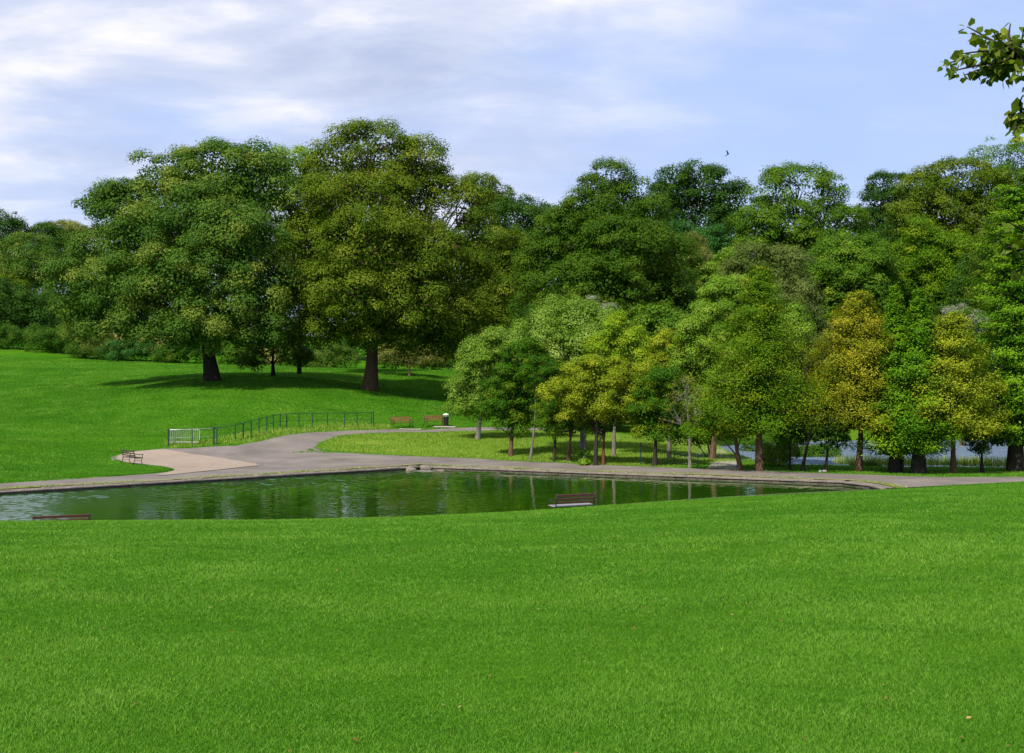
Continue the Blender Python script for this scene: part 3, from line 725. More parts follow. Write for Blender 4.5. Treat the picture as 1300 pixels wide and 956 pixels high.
bt('small brown tinged dome peeping above dark trees right of the tallest olive tree', 615, 195, 'olive', [(612, 245, 32, 24), (630, 262, 26, 22)], rc=1.2, dens=70)
bt('very dark tree between the tallest olive tree and the broad conical tree', 650, 180, 'dark', [(655, 285, 38, 36), (625, 300, 30, 35), (690, 290, 28, 30), (650, 330, 45, 45), (640, 380, 40, 45), (690, 330, 25, 30)], rc=1.4, dens=85)
bt('dark woodland tree hidden behind the broad conical tree, glimpsed through its boughs', 770, 182, 'dark', [(740, 310, 40, 40), (800, 310, 40, 40), (770, 370, 60, 50)], fill=2.5)
bt('olive green lower tree between the tallest olive tree and the pale weeping tree', 640, 160, 'olive', [(645, 375, 28, 28), (630, 400, 30, 30), (660, 405, 25, 28)], rc=1.2)
bt('darkest domed tree on the skyline left of the flying bird', 875, 178, 'dark',
   [(862, 242, 30, 30), (895, 245, 32, 32), (925, 262, 28, 30), (845, 265, 24, 30), (885, 285, 50, 40), (935, 300, 30, 40), (860, 320, 35, 35)], rc=1.3, dens=100)
bt('wide olive green skyline tree with airy top right of the darkest dome', 1020, 172, 'forest',
   [(1015, 238, 45, 28, 0, .55), (985, 245, 30, 26, 0, .55), (1055, 250, 30, 28, 0, .6), (1000, 285, 50, 35), (1060, 290, 45, 35), (965, 290, 30, 35), (1020, 325, 60, 35), (960, 325, 30, 25)], rc=1.3, dens=90, fork=.3, twigs=12)
bt('dark bluish tree top poking up between two olive skyline trees', 1120, 190, 'dark', [(1118, 238, 16, 16, 0, .6), (1142, 240, 16, 18, 0, .6), (1128, 265, 32, 28), (1110, 300, 30, 35), (1140, 330, 40, 45)], rc=1.1, dens=80)
bt('tall broad olive skyline tree near the right edge', 1215, 168, 'olive',
   [(1215, 232, 48, 28, 0, .7), (1180, 245, 35, 28), (1255, 245, 32, 28, 0, .7), (1195, 275, 55, 38), (1250, 285, 40, 40), (1150, 285, 30, 32), (1210, 310, 50, 40)], rc=1.3, dens=95, fork=.3, twigs=12)
bt('mid green bushy tree filling the wood below the broad olive skyline tree', 1195, 155, 'cypress', [(1170, 325, 40, 42), (1205, 350, 40, 45), (1150, 370, 35, 38), (1190, 390, 45, 35)], rc=1.25, dens=90)
bt('grey green airy tree top highest at the right edge behind the others', 1275, 205, 'forest', [(1268, 200, 38, 18, 0, .6), (1300, 205, 30, 25, 0, .6), (1285, 235, 45, 25), (1320, 240, 35, 40), (1290, 290, 45, 45)], rc=1.3, dens=60)
bt('rounded dull green tree directly behind the tall cypress', 975, 142, 'paleolive', [(965, 345, 38, 32), (1000, 350, 30, 34), (940, 355, 28, 26), (985, 385, 50, 40), (1015, 400, 25, 35), (1020, 445, 35, 40)], rc=1.05, card=.28, dens=90)
bt('green tree rising behind the golden tree', 1080, 150, 'forest', [(1075, 345, 38, 30), (1105, 350, 32, 34), (1050, 360, 30, 30), (1085, 385, 50, 38), (1100, 430, 50, 40)], rc=1.15, dens=90)
bt('small bluish green dome below the darkest skyline tree', 868, 158, 'blue', [(860, 300, 26, 17), (880, 310, 22, 20)], rc=.9, card=.3, dens=60)
bt('small bluish green clump right of the pale airy tree', 908, 155, 'blue', [(908, 305, 16, 16), (905, 325, 22, 18)], rc=.9, card=.3, dens=60)
bt('pale yellowish airy tree below the darkest skyline dome', 872, 148, 'willow', [(872, 318, 22, 20), (885, 340, 22, 22), (865, 350, 25, 30), (890, 375, 30, 30)], rc=.9, card=.28, dens=70)
bt('light green tree left of the rounded dull green tree', 925, 146, 'lightgreen', [(925, 338, 20, 22), (905, 360, 25, 24), (915, 385, 30, 25)], rc=.9, card=.28, dens=75)
bt('dark tree in the gap below the dark bluish skyline top', 1135, 165, 'dark', [(1130, 375, 30, 40), (1125, 425, 35, 45), (1060, 440, 40, 40)], rc=1.3, dens=70)
bt('silvery willow glimpsed between the bright green conifers and the right golden tree', 1222, 128, 'silver', [(1212, 402, 16, 12), (1232, 408, 18, 12), (1220, 420, 25, 14)], rc=.6, card=.22, dens=70, name='willow_tree', bark='grey')
bt('thin silvery twiggy tree top above the weeping tree crown', 765, 125, 'silver', [(758, 390, 12, 14, 0, .3), (772, 400, 14, 14, 0, .3), (768, 425, 16, 16, 0, .6)], rc=.5, card=.18, dens=20, fill=.2, name='willow_tree', bark='grey', twigs=20)
bt('tall yellow olive tree filling the wood at the right edge below the skyline', 1265, 132, 'olive', [(1262, 320, 26, 34), (1280, 350, 34, 40), (1255, 370, 24, 40), (1275, 410, 36, 40), (1300, 300, 30, 40)], rc=1.0, card=.28, dens=85)
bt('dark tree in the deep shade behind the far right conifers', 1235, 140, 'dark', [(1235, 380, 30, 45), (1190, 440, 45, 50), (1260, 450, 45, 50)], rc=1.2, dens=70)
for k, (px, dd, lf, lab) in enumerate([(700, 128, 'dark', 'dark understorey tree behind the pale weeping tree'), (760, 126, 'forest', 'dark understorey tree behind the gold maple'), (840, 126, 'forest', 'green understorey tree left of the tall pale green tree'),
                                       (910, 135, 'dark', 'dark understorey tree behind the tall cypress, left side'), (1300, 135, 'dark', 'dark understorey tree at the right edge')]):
    bt(lab, px, dd, lf, [(px, 430, 40, 40), (px - 25, 470, 35, 45), (px + 25, 470, 35, 45), (px, 510, 40, 25)], rc=1.0, card=.32, dens=70)

# ---- the row beside the pond path
g = 'trees planted along the pond path'
kw = dict(group=g)
tree('weeping_tree', 'pale yellow green weeping tree at the left end of the row, beside the red benches', 'tree', base_at(606, 553, 112), 0.18, 'grey', 'yellowgreen',
     [(615, 455, 32, 26), (600, 485, 28, 28), (640, 440, 34, 26), (608, 515, 32, 24), (660, 450, 35, 30), (625, 500, 40, 40, 1.5), (592, 505, 18, 26)], rc=.75, card=.21, dens=110, droop=.35, fill=1.2, **kw)
tree('weeping_tree', 'tall pale yellow green domed tree, highest of the left half of the row', 'tree', base_at(741, 575, 104), 0.20, 'grey', 'yellowgreen',
     [(722, 405, 36, 28), (760, 420, 38, 30), (690, 425, 35, 28), (730, 440, 50, 30, -1), (700, 465, 45, 35), (775, 455, 40, 35), (740, 490, 60, 30)], rc=.75, card=.21, dens=110, droop=.35, fill=1.2, **kw)
tree('maple_tree', 'dark green maple with leafy low branches, first trunk of the row from the benches', 'tree', base_at(648, 579), 0.15, 'brown', 'maple',
     [(665, 455, 30, 26), (650, 485, 32, 28), (685, 480, 28, 28), (640, 515, 28, 22), (672, 515, 32, 24), (655, 540, 24, 16)], rc=.6, card=.20, dens=90, fill=1.3, **kw)
tree('young_maple_tree', 'slim tree with smooth pale grey trunk right of the dark green maple', 'tree', base_at(673, 584), 0.09, 'grey', 'maple', [(680, 480, 20, 26), (690, 505, 20, 20)], rc=.5, card=.18, dens=60, fork=.6, **kw)
tree('maple_tree', 'gold tinged yellow green maple, low and wide, in front of the tall pale dome', 'tree', base_at(756, 591), 0.15, 'dark', 'goldmaple',
     [(765, 475, 38, 20), (735, 485, 30, 22), (798, 485, 32, 24), (715, 498, 22, 16), (765, 505, 50, 24), (815, 505, 20, 24), (740, 525, 30, 14), (790, 525, 32, 18)], rc=.6, card=.19, dens=95, fill=1.0, **kw)
tree('maple_tree', 'yellow green maple with a few red leaves at its top', 'tree', base_at(779, 585, 99), 0.13, 'grey', 'flecked', [(785, 425, 22, 22), (798, 445, 28, 26), (770, 450, 25, 25), (815, 470, 22, 28)], rc=.55, card=.19, dens=80, **kw)
tree('young_maple_tree', 'dark thin trunked tree with drooping dark leaves right of the smooth grey trunk', 'tree', base_at(704, 586), 0.10, 'dark', 'maple', [(708, 515, 26, 24), (698, 538, 20, 14), (712, 545, 16, 12)], rc=.5, card=.19, dens=60, **kw)
tree('young_maple_tree', 'brown leaning trunked tree under the left side of the gold maple', 'tree', base_at(722, 586), 0.15, 'brown', 'maple', [(735, 525, 24, 16), (725, 540, 18, 12)], rc=.5, card=.19, dens=55, **kw)
tree('young_maple_tree', 'thin tree wrapped in green shoots at its foot under the gold maple', 'tree', base_at(741, 589), 0.10, 'grey', 'maple', [(748, 538, 18, 14), (741, 578, 5, 8)], rc=.4, card=.17, dens=40, **kw)
tree('young_maple_tree', 'reddish brown trunked tree under the gold maple', 'tree', base_at(765, 590), 0.13, 'red', 'maple', [(772, 535, 24, 14), (760, 545, 16, 12)], rc=.5, card=.19, dens=50, **kw)
tree('broadleaf_tree', 'dark crowned tree with black trunk right behind the iron fence post', 'tree', base_at(831, 592), 0.16, 'dark', 'maple', [(838, 500, 30, 30), (825, 530, 30, 20), (848, 535, 28, 20), (835, 552, 24, 12)], rc=.6, card=.2, dens=80, **kw)
tree('broadleaf_tree', 'olive yellow tree between the gold maple and the tall pale green tree', 'tree', base_at(849, 590, 98), 0.12, 'grey', 'goldmaple', [(848, 445, 24, 22), (838, 475, 24, 24), (862, 475, 22, 26), (850, 505, 26, 20)], rc=.55, card=.19, dens=65, **kw)
tree('birch_tree', 'half bare tree with pale forked trunk and sparse yellow leaves', 'tree', base_at(876, 594), 0.11, 'grey', 'willow', [(868, 500, 18, 22, 0, .3), (885, 520, 16, 24, 0, .3), (858, 530, 16, 18, 0, .3)], rc=.4, card=.15, dens=18, fill=.15, twigs=26, fork=.35, **kw)
tree('ash_tree', 'tall pale green spreading tree rising behind and left of the tall cypress', 'tree', base_at(904, 592, 97), 0.18, 'brown', 'lightgreen',
     [(925, 385, 32, 30), (905, 410, 32, 30), (890, 440, 34, 34), (960, 395, 30, 35), (920, 450, 42, 40), (880, 480, 30, 32), (900, 510, 40, 30), (1000, 430, 28, 40), (935, 370, 20, 16)], rc=.7, card=.2, dens=105, fill=1.1, **kw)
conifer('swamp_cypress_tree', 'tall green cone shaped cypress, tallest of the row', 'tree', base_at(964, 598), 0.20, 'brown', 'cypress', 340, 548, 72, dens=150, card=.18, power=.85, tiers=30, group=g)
tree('broadleaf_tree', 'green low crowned tree just left of the tall cypress trunk', 'tree', base_at(940, 597), 0.16, 'brown', 'cypress', [(925, 520, 34, 26), (900, 545, 30, 18), (945, 545, 28, 16)], rc=.55, card=.2, dens=80, **kw)
tree('broadleaf_tree', 'slender dark tree right of the tall cypress', 'tree', base_at(1003, 597), 0.09, 'dark', 'maple', [(1005, 540, 24, 18), (1000, 560, 18, 10)], rc=.45, card=.19, dens=55, **kw)
tree('broadleaf_tree', 'dark tree with leaning trunk between the tall cypress and the golden tree', 'tree', base_at(1018, 598), 0.11, 'dark', 'dark', [(1036, 535, 22, 24), (1024, 555, 16, 12)], rc=.45, card=.19, dens=55, top=P(1036, 520, 85), **kw)
tree('broadleaf_tree', 'thin straight dark trunked tree left of the golden tree', 'tree', base_at(1048, 598), 0.10, 'dark', 'dark', [(1052, 540, 26, 20), (1058, 562, 20, 10)], rc=.45, card=.19, dens=55, **kw)
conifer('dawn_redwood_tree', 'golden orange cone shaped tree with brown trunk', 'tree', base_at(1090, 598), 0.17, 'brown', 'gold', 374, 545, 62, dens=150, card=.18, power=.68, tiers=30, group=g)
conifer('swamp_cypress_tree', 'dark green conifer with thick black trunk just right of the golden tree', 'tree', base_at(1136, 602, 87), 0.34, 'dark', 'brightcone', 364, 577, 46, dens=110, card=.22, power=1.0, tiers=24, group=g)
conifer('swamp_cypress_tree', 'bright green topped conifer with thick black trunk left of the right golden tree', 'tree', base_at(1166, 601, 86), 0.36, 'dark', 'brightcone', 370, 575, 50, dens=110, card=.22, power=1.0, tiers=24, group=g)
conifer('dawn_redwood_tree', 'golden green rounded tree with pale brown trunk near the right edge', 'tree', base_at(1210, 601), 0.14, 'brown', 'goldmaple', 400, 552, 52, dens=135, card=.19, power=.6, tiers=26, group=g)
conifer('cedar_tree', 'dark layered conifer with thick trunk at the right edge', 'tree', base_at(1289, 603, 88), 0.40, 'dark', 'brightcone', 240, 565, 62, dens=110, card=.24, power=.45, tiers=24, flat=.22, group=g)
tree('broadleaf_tree', 'thin trunked dark small tree right of the right golden tree trunk', 'tree', base_at(1247, 603, 87), 0.12, 'dark', 'dark', [(1250, 555, 28, 16), (1240, 568, 16, 8)], rc=.45, card=.2, dens=50, **kw)
tree('broadleaf_tree', 'slim grey trunked small tree left of the thick trunk at the right edge', 'tree', base_at(1145, 601, 90), 0.12, 'grey', 'dark', [(1148, 555, 26, 14)], rc=.45, card=.2, dens=50, **kw)
tree('broadleaf_tree', 'grey trunked tree behind the tall pale green tree at the path bend', 'tree', base_at(906, 590, 101), 0.14, 'grey', 'dark', [(900, 545, 30, 18), (880, 555, 24, 14)], rc=.5, card=.2, dens=60, **kw)

# shrubs by the lake
for px, py, d, w, hh, lf, lab in [(988, 597, 92, 44, 26, 'lightgreen', 'bright green shrub beside the path right of the cypress trunk'), (1038, 582, 112, 60, 28, 'hedge', 'dark waterside shrub by the lake, left one'),
                                  (965, 575, 120, 50, 30, 'hedge', 'dark shrub behind the cypress trunk near the far path'), (1000, 560, 150, 90, 40, 'forest', 'green bank shrub beyond the lake at its left end'),
                                  (1070, 556, 152, 90, 40, 'dark', 'dark bank shrub beyond the lake behind the golden tree'), (1150, 552, 154, 100, 44, 'forest', 'green bank shrub beyond the lake behind the dark conifers'),
                                  (1235, 552, 155, 100, 40, 'hedge', 'dark bank shrub beyond the lake right of the dark conifers'), (1300, 552, 156, 90, 40, 'forest', 'green bank shrub beyond the lake at the right edge'),
                                  (1100, 596, 95, 30, 12, 'flower', 'white flowering low plant at the lake edge behind the golden tree trunk'),
                                  (742, 592, 92.5, 10, 5, 'lightgreen', 'small tuft growing at the pond kerb')]:
    shrub('shrub', lab, px, py, d, w, hh, lf, card=.2, dens=50, group='shrubs by the lake and the pond')

# ------------------------------------------------------------------ grass
def vnoise(x, y, sc, seed=0):
    r_ = np.random.default_rng(seed).random((64, 64)); X = x * sc; Y = y * sc; i = np.floor(X).astype(int); j = np.floor(Y).astype(int)
    fx = X - i; fy = Y - j; fx = fx * fx * (3 - 2 * fx); fy = fy * fy * (3 - 2 * fy); i %= 64; j %= 64; i1 = (i + 1) % 64; j1 = (j + 1) % 64
    return (r_[i, j] * (1 - fx) + r_[i1, j] * fx) * (1 - fy) + (r_[i, j1] * (1 - fx) + r_[i1, j1] * fx) * fy
def blades(name, x, y, hh, ww, mat, lean=0.45, val=(0.5, .18), parent=None, vadd=0.0):
    n = len(x); z = hgt(x, y, False)
    a = rng.uniform(0, 2 * math.pi, n); d = np.c_[np.cos(a), np.sin(a), np.zeros(n)]
    la = rng.uniform(0, 2 * math.pi, n); lm = np.abs(rng.normal(0, lean, n)) * hh
    b = np.c_[x, y, z - 0.005]
    mid = b + np.c_[np.cos(la) * lm * .35, np.sin(la) * lm * .35, hh * .6]
    tip = b + np.c_[np.cos(la) * lm, np.sin(la) * lm, hh]
    w = (ww * .5)[:, None]
    v = np.stack([b - d * w, b + d * w, mid + d * w * .7, mid - d * w * .7, tip], 1).reshape(-1, 3)
    k = np.arange(n)[:, None] * 5
    f = np.concatenate([k + [0, 1, 2], k + [0, 2, 3], k + [3, 2, 4]], 1).reshape(-1, 3)
    at = np.repeat(np.clip(rng.normal(val[0], val[1], n) + vadd, 0, 1), 3)
    return mesh_np(name, v, f, mat, parent, attr=at)
M_BLADE = leafmat('grass_blade', (0.040, 0.145, 0.006), (0.086, 0.235, 0.013), (0.21, 0.36, 0.05), trans=0.30, rough=0.6)
M_BLADE.node_tree.nodes['Principled BSDF'].inputs['Specular IOR Level'].default_value = 0.1
M_MEADOW = leafmat('meadow_blade', (0.07, 0.19, 0.008), (0.17, 0.30, 0.022), (0.42, 0.44, 0.12), trans=0.3, rough=0.6)
n = 1250000
u = rng.random(n); p_ = -0.75
d = (6.3 ** p_ + u * (62.0 ** p_ - 6.3 ** p_)) ** (1 / p_)
x = (d * 0.385 + 2.2) * rng.uniform(-1, 1, n)
sc = np.clip(d / 9.0, 0.8, 4.0) ** 0.75
keep = hgt(x, d) > 0.6
x, d, sc = x[keep], d[keep], sc[keep]
pat = 0.5 * vnoise(x, d * .8, 1.1, 1) + 0.3 * vnoise(x, d, 3.1, 2) + 0.35 * vnoise(x * .5, d, .35, 3) - .575
gr = blades('grass', x, d, rng.uniform(.014, .033, len(x)) * sc ** .35 * (1 + .9 * pat), rng.uniform(.0022, .0045, len(x)) * sc * 1.2, M_BLADE, lean=.95, val=(.5, .17), vadd=pat * 0.5)
tag(gr, 'short bright green mown grass of the near lawn', 'grass', kind='stuff')
n = 520000; y = 74 + rng.random(n) ** .8 * 118; x = y * rng.uniform(-.38, .02, n)
k = rng.random(n) < np.where(y > 150, .55, 1); x, y = x[k], y[k]
k = ((sd_poly(x, y, MAINPATH) > .05) | (sd_poly(x, y, grass_lobe) < -.08)) & (sd_poly(x, y, POND) > 1.3) & ((sd_poly(x, y, tanp) > .05) | (sd_poly(x, y, grass_lobe) < -.08)) & (sd_poly(x, y, ISLAND) > 0); x, y = x[k], y[k]
n = 60000; x2 = rng.uniform(10, 45, n); y2 = rng.uniform(70, 99, n); k = (sd_poly(x2, y2, MAINPATH) > .05) & (sd_poly(x2, y2, POND) > 1.3) & (sd_poly(x2, y2, LAKE) > 1.5) & (x2 / y2 < .4)
x, y = np.r_[x, x2[k]], np.r_[y, y2[k]]
pat = .6 * vnoise(x, y * .7, .5, 21) + .4 * vnoise(x, y, 1.7, 22) + .4 * vnoise(x * .4, y, .18, 23) - .7
fg = blades('grass', x, y, rng.uniform(.04, .08, len(x)) + np.where(sd_poly(x, y, grass_lobe) < 0, .07, 0), rng.uniform(.02, .05, len(x)) * (y / 90), M_BLADE, lean=.7, val=(.36, .2), vadd=pat * .8)
tag(fg, 'mown grass of the slope beyond the pond', 'grass', kind='stuff')
def in_poly_points(poly, n):
    mn, mx_ = poly.min(0), poly.max(0); q = rng.uniform(mn, mx_, (n, 2)); return q[sd_poly(q[:, 0], q[:, 1], poly) < 0]
q = in_poly_points(ISLAND, 150000); nz = np.sin(q[:, 0] * .9 + 2 * np.sin(q[:, 1] * .4)) * np.sin(q[:, 1] * .8)
ml = blades('meadow_grass', q[:, 0], q[:, 1], rng.uniform(.05, .16, len(q)) * (1 + .3 * nz), rng.uniform(.02, .04, len(q)), M_MEADOW, lean=.6)
tag(ml, 'rough yellowish uncut grass between the path and the pond', 'grass', kind='stuff')
q = in_poly_points(FSTRIP, 16000)
fl = blades('meadow_grass', q[:, 0], q[:, 1], rng.uniform(.08, .32, len(q)), rng.uniform(.02, .04, len(q)), M_MEADOW, lean=.6, val=(.55, .25))
tag(fl, 'long grass tufts along the foot of the green railing', 'grass', kind='stuff')
# weeds in the strip between kerb and path
pts = []
for i in (8, 0, 1, 2):
    a, b = POND[i], POND[(i + 1) % len(POND)]
    if i == 8: a, b = POND[8], POND[0]
    L = np.linalg.norm(b - a); e = (b - a) / L; nr = np.array([-e[1], e[0]]); m = int(L * 130)
    t = rng.random(m) * L; s_ = 0.68 + np.abs(rng.normal(0, .22, m)); kp = (np.sin(t * 1.1) + np.sin(t * .37 + 1) + rng.normal(0, .6, m)) > -.2
    pts.append((a + e * t[:, None] + nr * s_[:, None])[kp])
q = np.concatenate(pts)
wd = blades('weeds', q[:, 0], q[:, 1], rng.uniform(.05, .14, len(q)), rng.uniform(.02, .045, len(q)), M_MEADOW, lean=.7, val=(.55, .25))
tag(wd, 'yellow green weeds growing between the stone kerb and the path', 'weeds', kind='stuff')
segs = [[(0, 614.5), (100, 608), (180, 602.4), (214, 599.5), (224, 597)], [(224, 597), (200, 592), (165, 589.3), (143, 582)], [(143, 582), (165, 573.5), (205, 570)], [(400, 569), (412, 573.5), (440, 575.2), (480, 577.5), (540, 580), (600, 582), (700, 587.5), (800, 592), (850, 594), (1000, 599.5), (1100, 603), (1200, 606.2), (1300, 605.6)],
        [(400, 569), (408, 562), (432, 554), (470, 550.5), (520, 549.6), (570, 548)], [(215, 569.5), (300, 566), (330, 560.5), (362, 553), (400, 549), (440, 547), (475, 546), (580, 543.5)]]
ex, ey = [], []
for sg in segs:
    W = [G(*p) for p in sg]
    for a, b in zip(W[:-1], W[1:]):
        L = np.linalg.norm(b - a); m = int(L * 60) + 1; t = rng.random(m); o = rng.normal(0, .10, (m, 2)) * (0.5 + 1.2 * vnoise(a[0] + t * L, t * 0, .8, 5))[:, None]
        q = a + (b - a) * t[:, None] + o; ex.append(q[:, 0]); ey.append(q[:, 1])
for cx_, cy_, w_, h_ in ((384, 574.6, 14, .5), (400, 573.6, 14, .6), (415, 575.0, 14, .5), (395, 571.5, 5, 1.2), (440, 583, 30, .4), (300, 592, 50, .3)):
    for _ in range(260 if w_ < 20 else 120):
        q = G(cx_ + rng.normal(0, w_ * .45), cy_ + rng.normal(0, h_ * .5)); ex.append(q[:1]); ey.append(q[1:])
ex, ey = np.concatenate(ex), np.concatenate(ey)
eg = blades('weeds', ex, ey, rng.uniform(.03, .11, len(ex)), rng.uniform(.02, .05, len(ex)), M_BLADE, lean=.7)
tag(eg, 'grass creeping over the worn edges of the grey path', 'weeds', kind='stuff')
# reeds at the lake shore
q = np.array([(a, b) for a, b in zip(rng.uniform(22, 60, 9000), rng.uniform(0, 1, 9000) ** 1.5 * 3.0)])
shore = np.interp(q[:, 0], [14, 20, 27, 36, 60], [100, 96.5, 94.5, 92.5, 88]) - 1.2
rd = blades('reeds', q[:, 0], shore + q[:, 1], rng.uniform(.2, .75, len(q)), rng.uniform(.02, .05, len(q)), M_MEADOW, lean=.35, val=(.6, .25))
tag(rd, 'pale reeds and rough grass along the lake shore', 'reeds', kind='stuff')
# fallen leaves on the lawn
n = 190; u = rng.random(n); d = 7 + u ** 1.4 * 34; x = d * rng.uniform(-.4, .4, n); z = hgt(x, d)
Nn = rand_unit(n) * .35 + [0, 0, 1]; Nn /= np.linalg.norm(Nn, axis=1)[:, None]
v, f = cards(np.c_[x, d, z + .028], Nn, rng.uniform(.022, .055, n), rng.uniform(.014, .03, n))
lf = mesh_np('fallen_leaves', v, f, leafmat('fallen_leaf', (0.13, 0.055, 0.02), (0.26, 0.15, 0.05), (0.42, 0.31, 0.12)), attr=rng.random(n))
tag(lf, 'scattered small brown and tan fallen leaves on the near lawn', 'fallen leaves', kind='stuff')

# ------------------------------------------------------------------ benches
M_WOOD = plainmat('red_brown_wood', (0.20, 0.062, 0.028), 0.6, 0, .3, 8)
M_WOODN = plainmat('dark_red_wood', (0.085, 0.030, 0.020), 0.45, 0, .3, 8)
M_WOODP = plainmat('pale_seat_wood', (0.27, 0.25, 0.28), 0.3, 0, .12, 8)  # pale lilac grey seat slats, smoother than the other bench wood
M_WOODD = plainmat('dark_weathered_wood', (0.06, 0.038, 0.025), 0.7, 0, .3, 8)
M_IRON = plainmat('black_iron', (0.012, 0.014, 0.014), 0.45, 0.3, .2, 30)
def make_bench(label, loc, rz, wood_m, seat_m, L=1.9, seat_label=None, scale=1.0):
    """park bench: iron scroll ends, slatted seat and back; faces -y before turning"""
    root = empty('park_bench', loc, rz); root.scale = (scale,) * 3
    tag(root, label, 'bench', 'park benches around the pond')
    bm = bmesh.new()
    for k in range(4): add_box(bm, (0, -0.21 + k * 0.115, 0.44 - 0.008 * k), (L, 0.09, 0.035), None, .006)
    st = obj_bm('seat', bm, seat_m, root)
    if seat_label: st['label'] = seat_label
    bm = bmesh.new()
    for k in range(3):
        zz = 0.57 + k * 0.14; add_box(bm, (0, 0.245 + k * 0.035, zz), (L, 0.028, 0.075 if k < 2 else 0.10), Matrix.Rotation(R(-15), 3, 'X'), .005)
    obj_bm('backrest', bm, wood_m, root)
    for s in (-1, 1):
        bm = bmesh.new(); X = s * (L / 2 - 0.06)
        add_tube(bm, [(X, .40, 0.0), (X, .31, .14), (X, .25, .30), (X, .225, .43), (X, .27, .62), (X, .355, .95)], [.030, .024, .022, .024, .022, .018], 6)
        add_tube(bm, [(X, -.30, 0.0), (X, -.22, .12), (X, -.20, .25), (X, -.27, .38), (X, -.30, .50), (X, -.26, .60), (X, -.31, .655), (X, -.35, .62)], [.030, .022, .020, .022, .020, .020, .018, .014], 6)
        add_tube(bm, [(X, -.24, .405), (X, 0, .395), (X, .225, .40)], .020, 6)
        add_tube(bm, [(X, -.30, .645), (X, -.10, .63), (X, .10, .655), (X, .28, .66)], .022, 6)
        add_tube(bm, [(X, -.20, .22), (X, .02, .28), (X, .28, .22)], .014, 6)
        obj_bm('bench_end', bm, M_IRON, root, True)
    return root
def onto(x, y, up=0.02): return (x, y, hz(x, y) + up)
p = G(510, 543.2, 100); make_bench('red brown slatted bench by the far path, left of the far pair', onto(p[0], p[1]), R(30), M_WOOD, M_WOOD)
p = G(552, 541.2, 100); make_bench('red brown slatted bench by the far path with a litter bin at its right end', onto(p[0], p[1]), R(33), M_WOOD, M_WOOD)
p = G(168, 590.2, 80); make_bench('dark weathered bench on the tip of lawn beside the buff paving', onto(p[0], p[1], .07), R(130), M_WOODD, M_WOODD)
make_bench('dark red bench behind the grass crest with pale shiny seat, facing the pond', onto(2.45, 58.0), R(210), M_WOODN, M_WOODP, 1.95, 'pale shiny seat slats')
make_bench('bench mostly hidden behind the grass crest, only its top rail showing above the lawn', onto(-16.0, 50.2, .06), R(208), M_WOODN, M_WOODP, 2.0)

# litter bin
b2 = G(566, 541.5, 100); bx, by = b2[0], b2[1] + 0.2
root = empty('litter_bin', onto(bx, by)); tag(root, 'black litter bin with pale domed lid next to a red brown bench', 'litter bin')
bm = bmesh.new(); add_tube(bm, [(0, 0, 0), (0, 0, .06), (0, 0, .08), (0, 0, .78), (0, 0, .80)], [.24, .24, .21, .25, .26], 16)
obj_bm('bin_body', bm, M_IRON, root, False)
bm = bmesh.new(); add_tube(bm, [(0, 0, .95), (0, 0, .97), (0, 0, 1.04), (0, 0, 1.09)], [.27, .275, .22, .08], 16)
for a in range(4): add_tube(bm, [(.2 * math.cos(a * 1.5708), .2 * math.sin(a * 1.5708), .78), (.2 * math.cos(a * 1.5708), .2 * math.sin(a * 1.5708), .96)], .02, 6)
obj_bm('lid', bm, plainmat('pale_plastic', (.62, .62, .58), .5), root)

# green railing along the path
M_RAIL = plainmat('dark_green_paint', (0.006, 0.030, 0.026), 0.4, 0.0, .2, 15)
posts = [(213.8, 567), (243.8, 565.6), (271.5, 564.5), (275.4, 564.2), (299, 560), (309, 557.6), (319, 554.6), (329, 551.6), (338.8, 548.6), (347, 546.6), (355.7, 545), (364, 544.2), (379.7, 543.4), (396.6, 543.2), (415.8, 543), (437.5, 543), (453.4, 542.4), (471.6, 541.6), (474.2, 541.6)]
PP = [GP(a, b, 92) for a, b in posts]
r0 = PP[0].copy(); root = empty('railing', tuple(r0)); tag(root, 'dark green metal post and rail fence curving along the far path', 'railing')
Hh = 1.22
for k, p in enumerate(PP):
    q = p - r0; bm = bmesh.new(); w = 0.075 if k not in (0, 2) else 0.11
    add_box(bm, (q[0], q[1], q[2] + Hh / 2 - .1), (w, w, Hh + .2), None, .006)
    if k in (0, 2, 18): add_box(bm, (q[0], q[1], q[2] + Hh + .03), (w * 1.5, w * 1.5, .06), None, .01)
    obj_bm('post', bm, M_RAIL, root)
for hh, rd_ in ((Hh - .03, .026), (Hh * .5, .017)):
    bm = bmesh.new(); add_tube(bm, [tuple(p - r0 + np.array([0, 0, hh])) for p in PP], rd_, 6); obj_bm('rail', bm, M_RAIL, root)

# pale crowd barrier stood behind the railing
M_GALV = plainmat('galvanised_steel', (0.36, 0.35, 0.34), 0.45, 0.3, .15, 12)
c = G(232, 565.5, 92); cx, cy = c[0], c[1] + .42
root = empty('crowd_barrier', onto(cx, cy, .02), R(3)); tag(root, 'pale metal crowd barrier with vertical bars stood against the left end of the railing', 'barrier')
bm = bmesh.new(); W = 1.12; add_tube(bm, [(-W, 0, .18), (-W, 0, .98), (-W + .08, 0, 1.06), (W - .08, 0, 1.06), (W, 0, .98), (W, 0, .18), (W - .06, 0, .14), (-W + .06, 0, .14), (-W, 0, .2)], .035, 8)
obj_bm('frame', bm, M_GALV, root, True)
for k in range(14):
    xx = -W + (k + 1) * 2 * W / 15; bm = bmesh.new(); add_tube(bm, [(xx, 0, .15), (xx, 0, 1.05)], .016, 6); obj_bm('bar', bm, M_GALV, root)
for s in (-.85, .85):
    bm = bmesh.new(); add_tube(bm, [(s, -.32, .0), (s, -.25, .05), (s, 0, .12), (s, .25, .05), (s, .32, .0)], .022, 6); obj_bm('foot', bm, M_GALV, root)

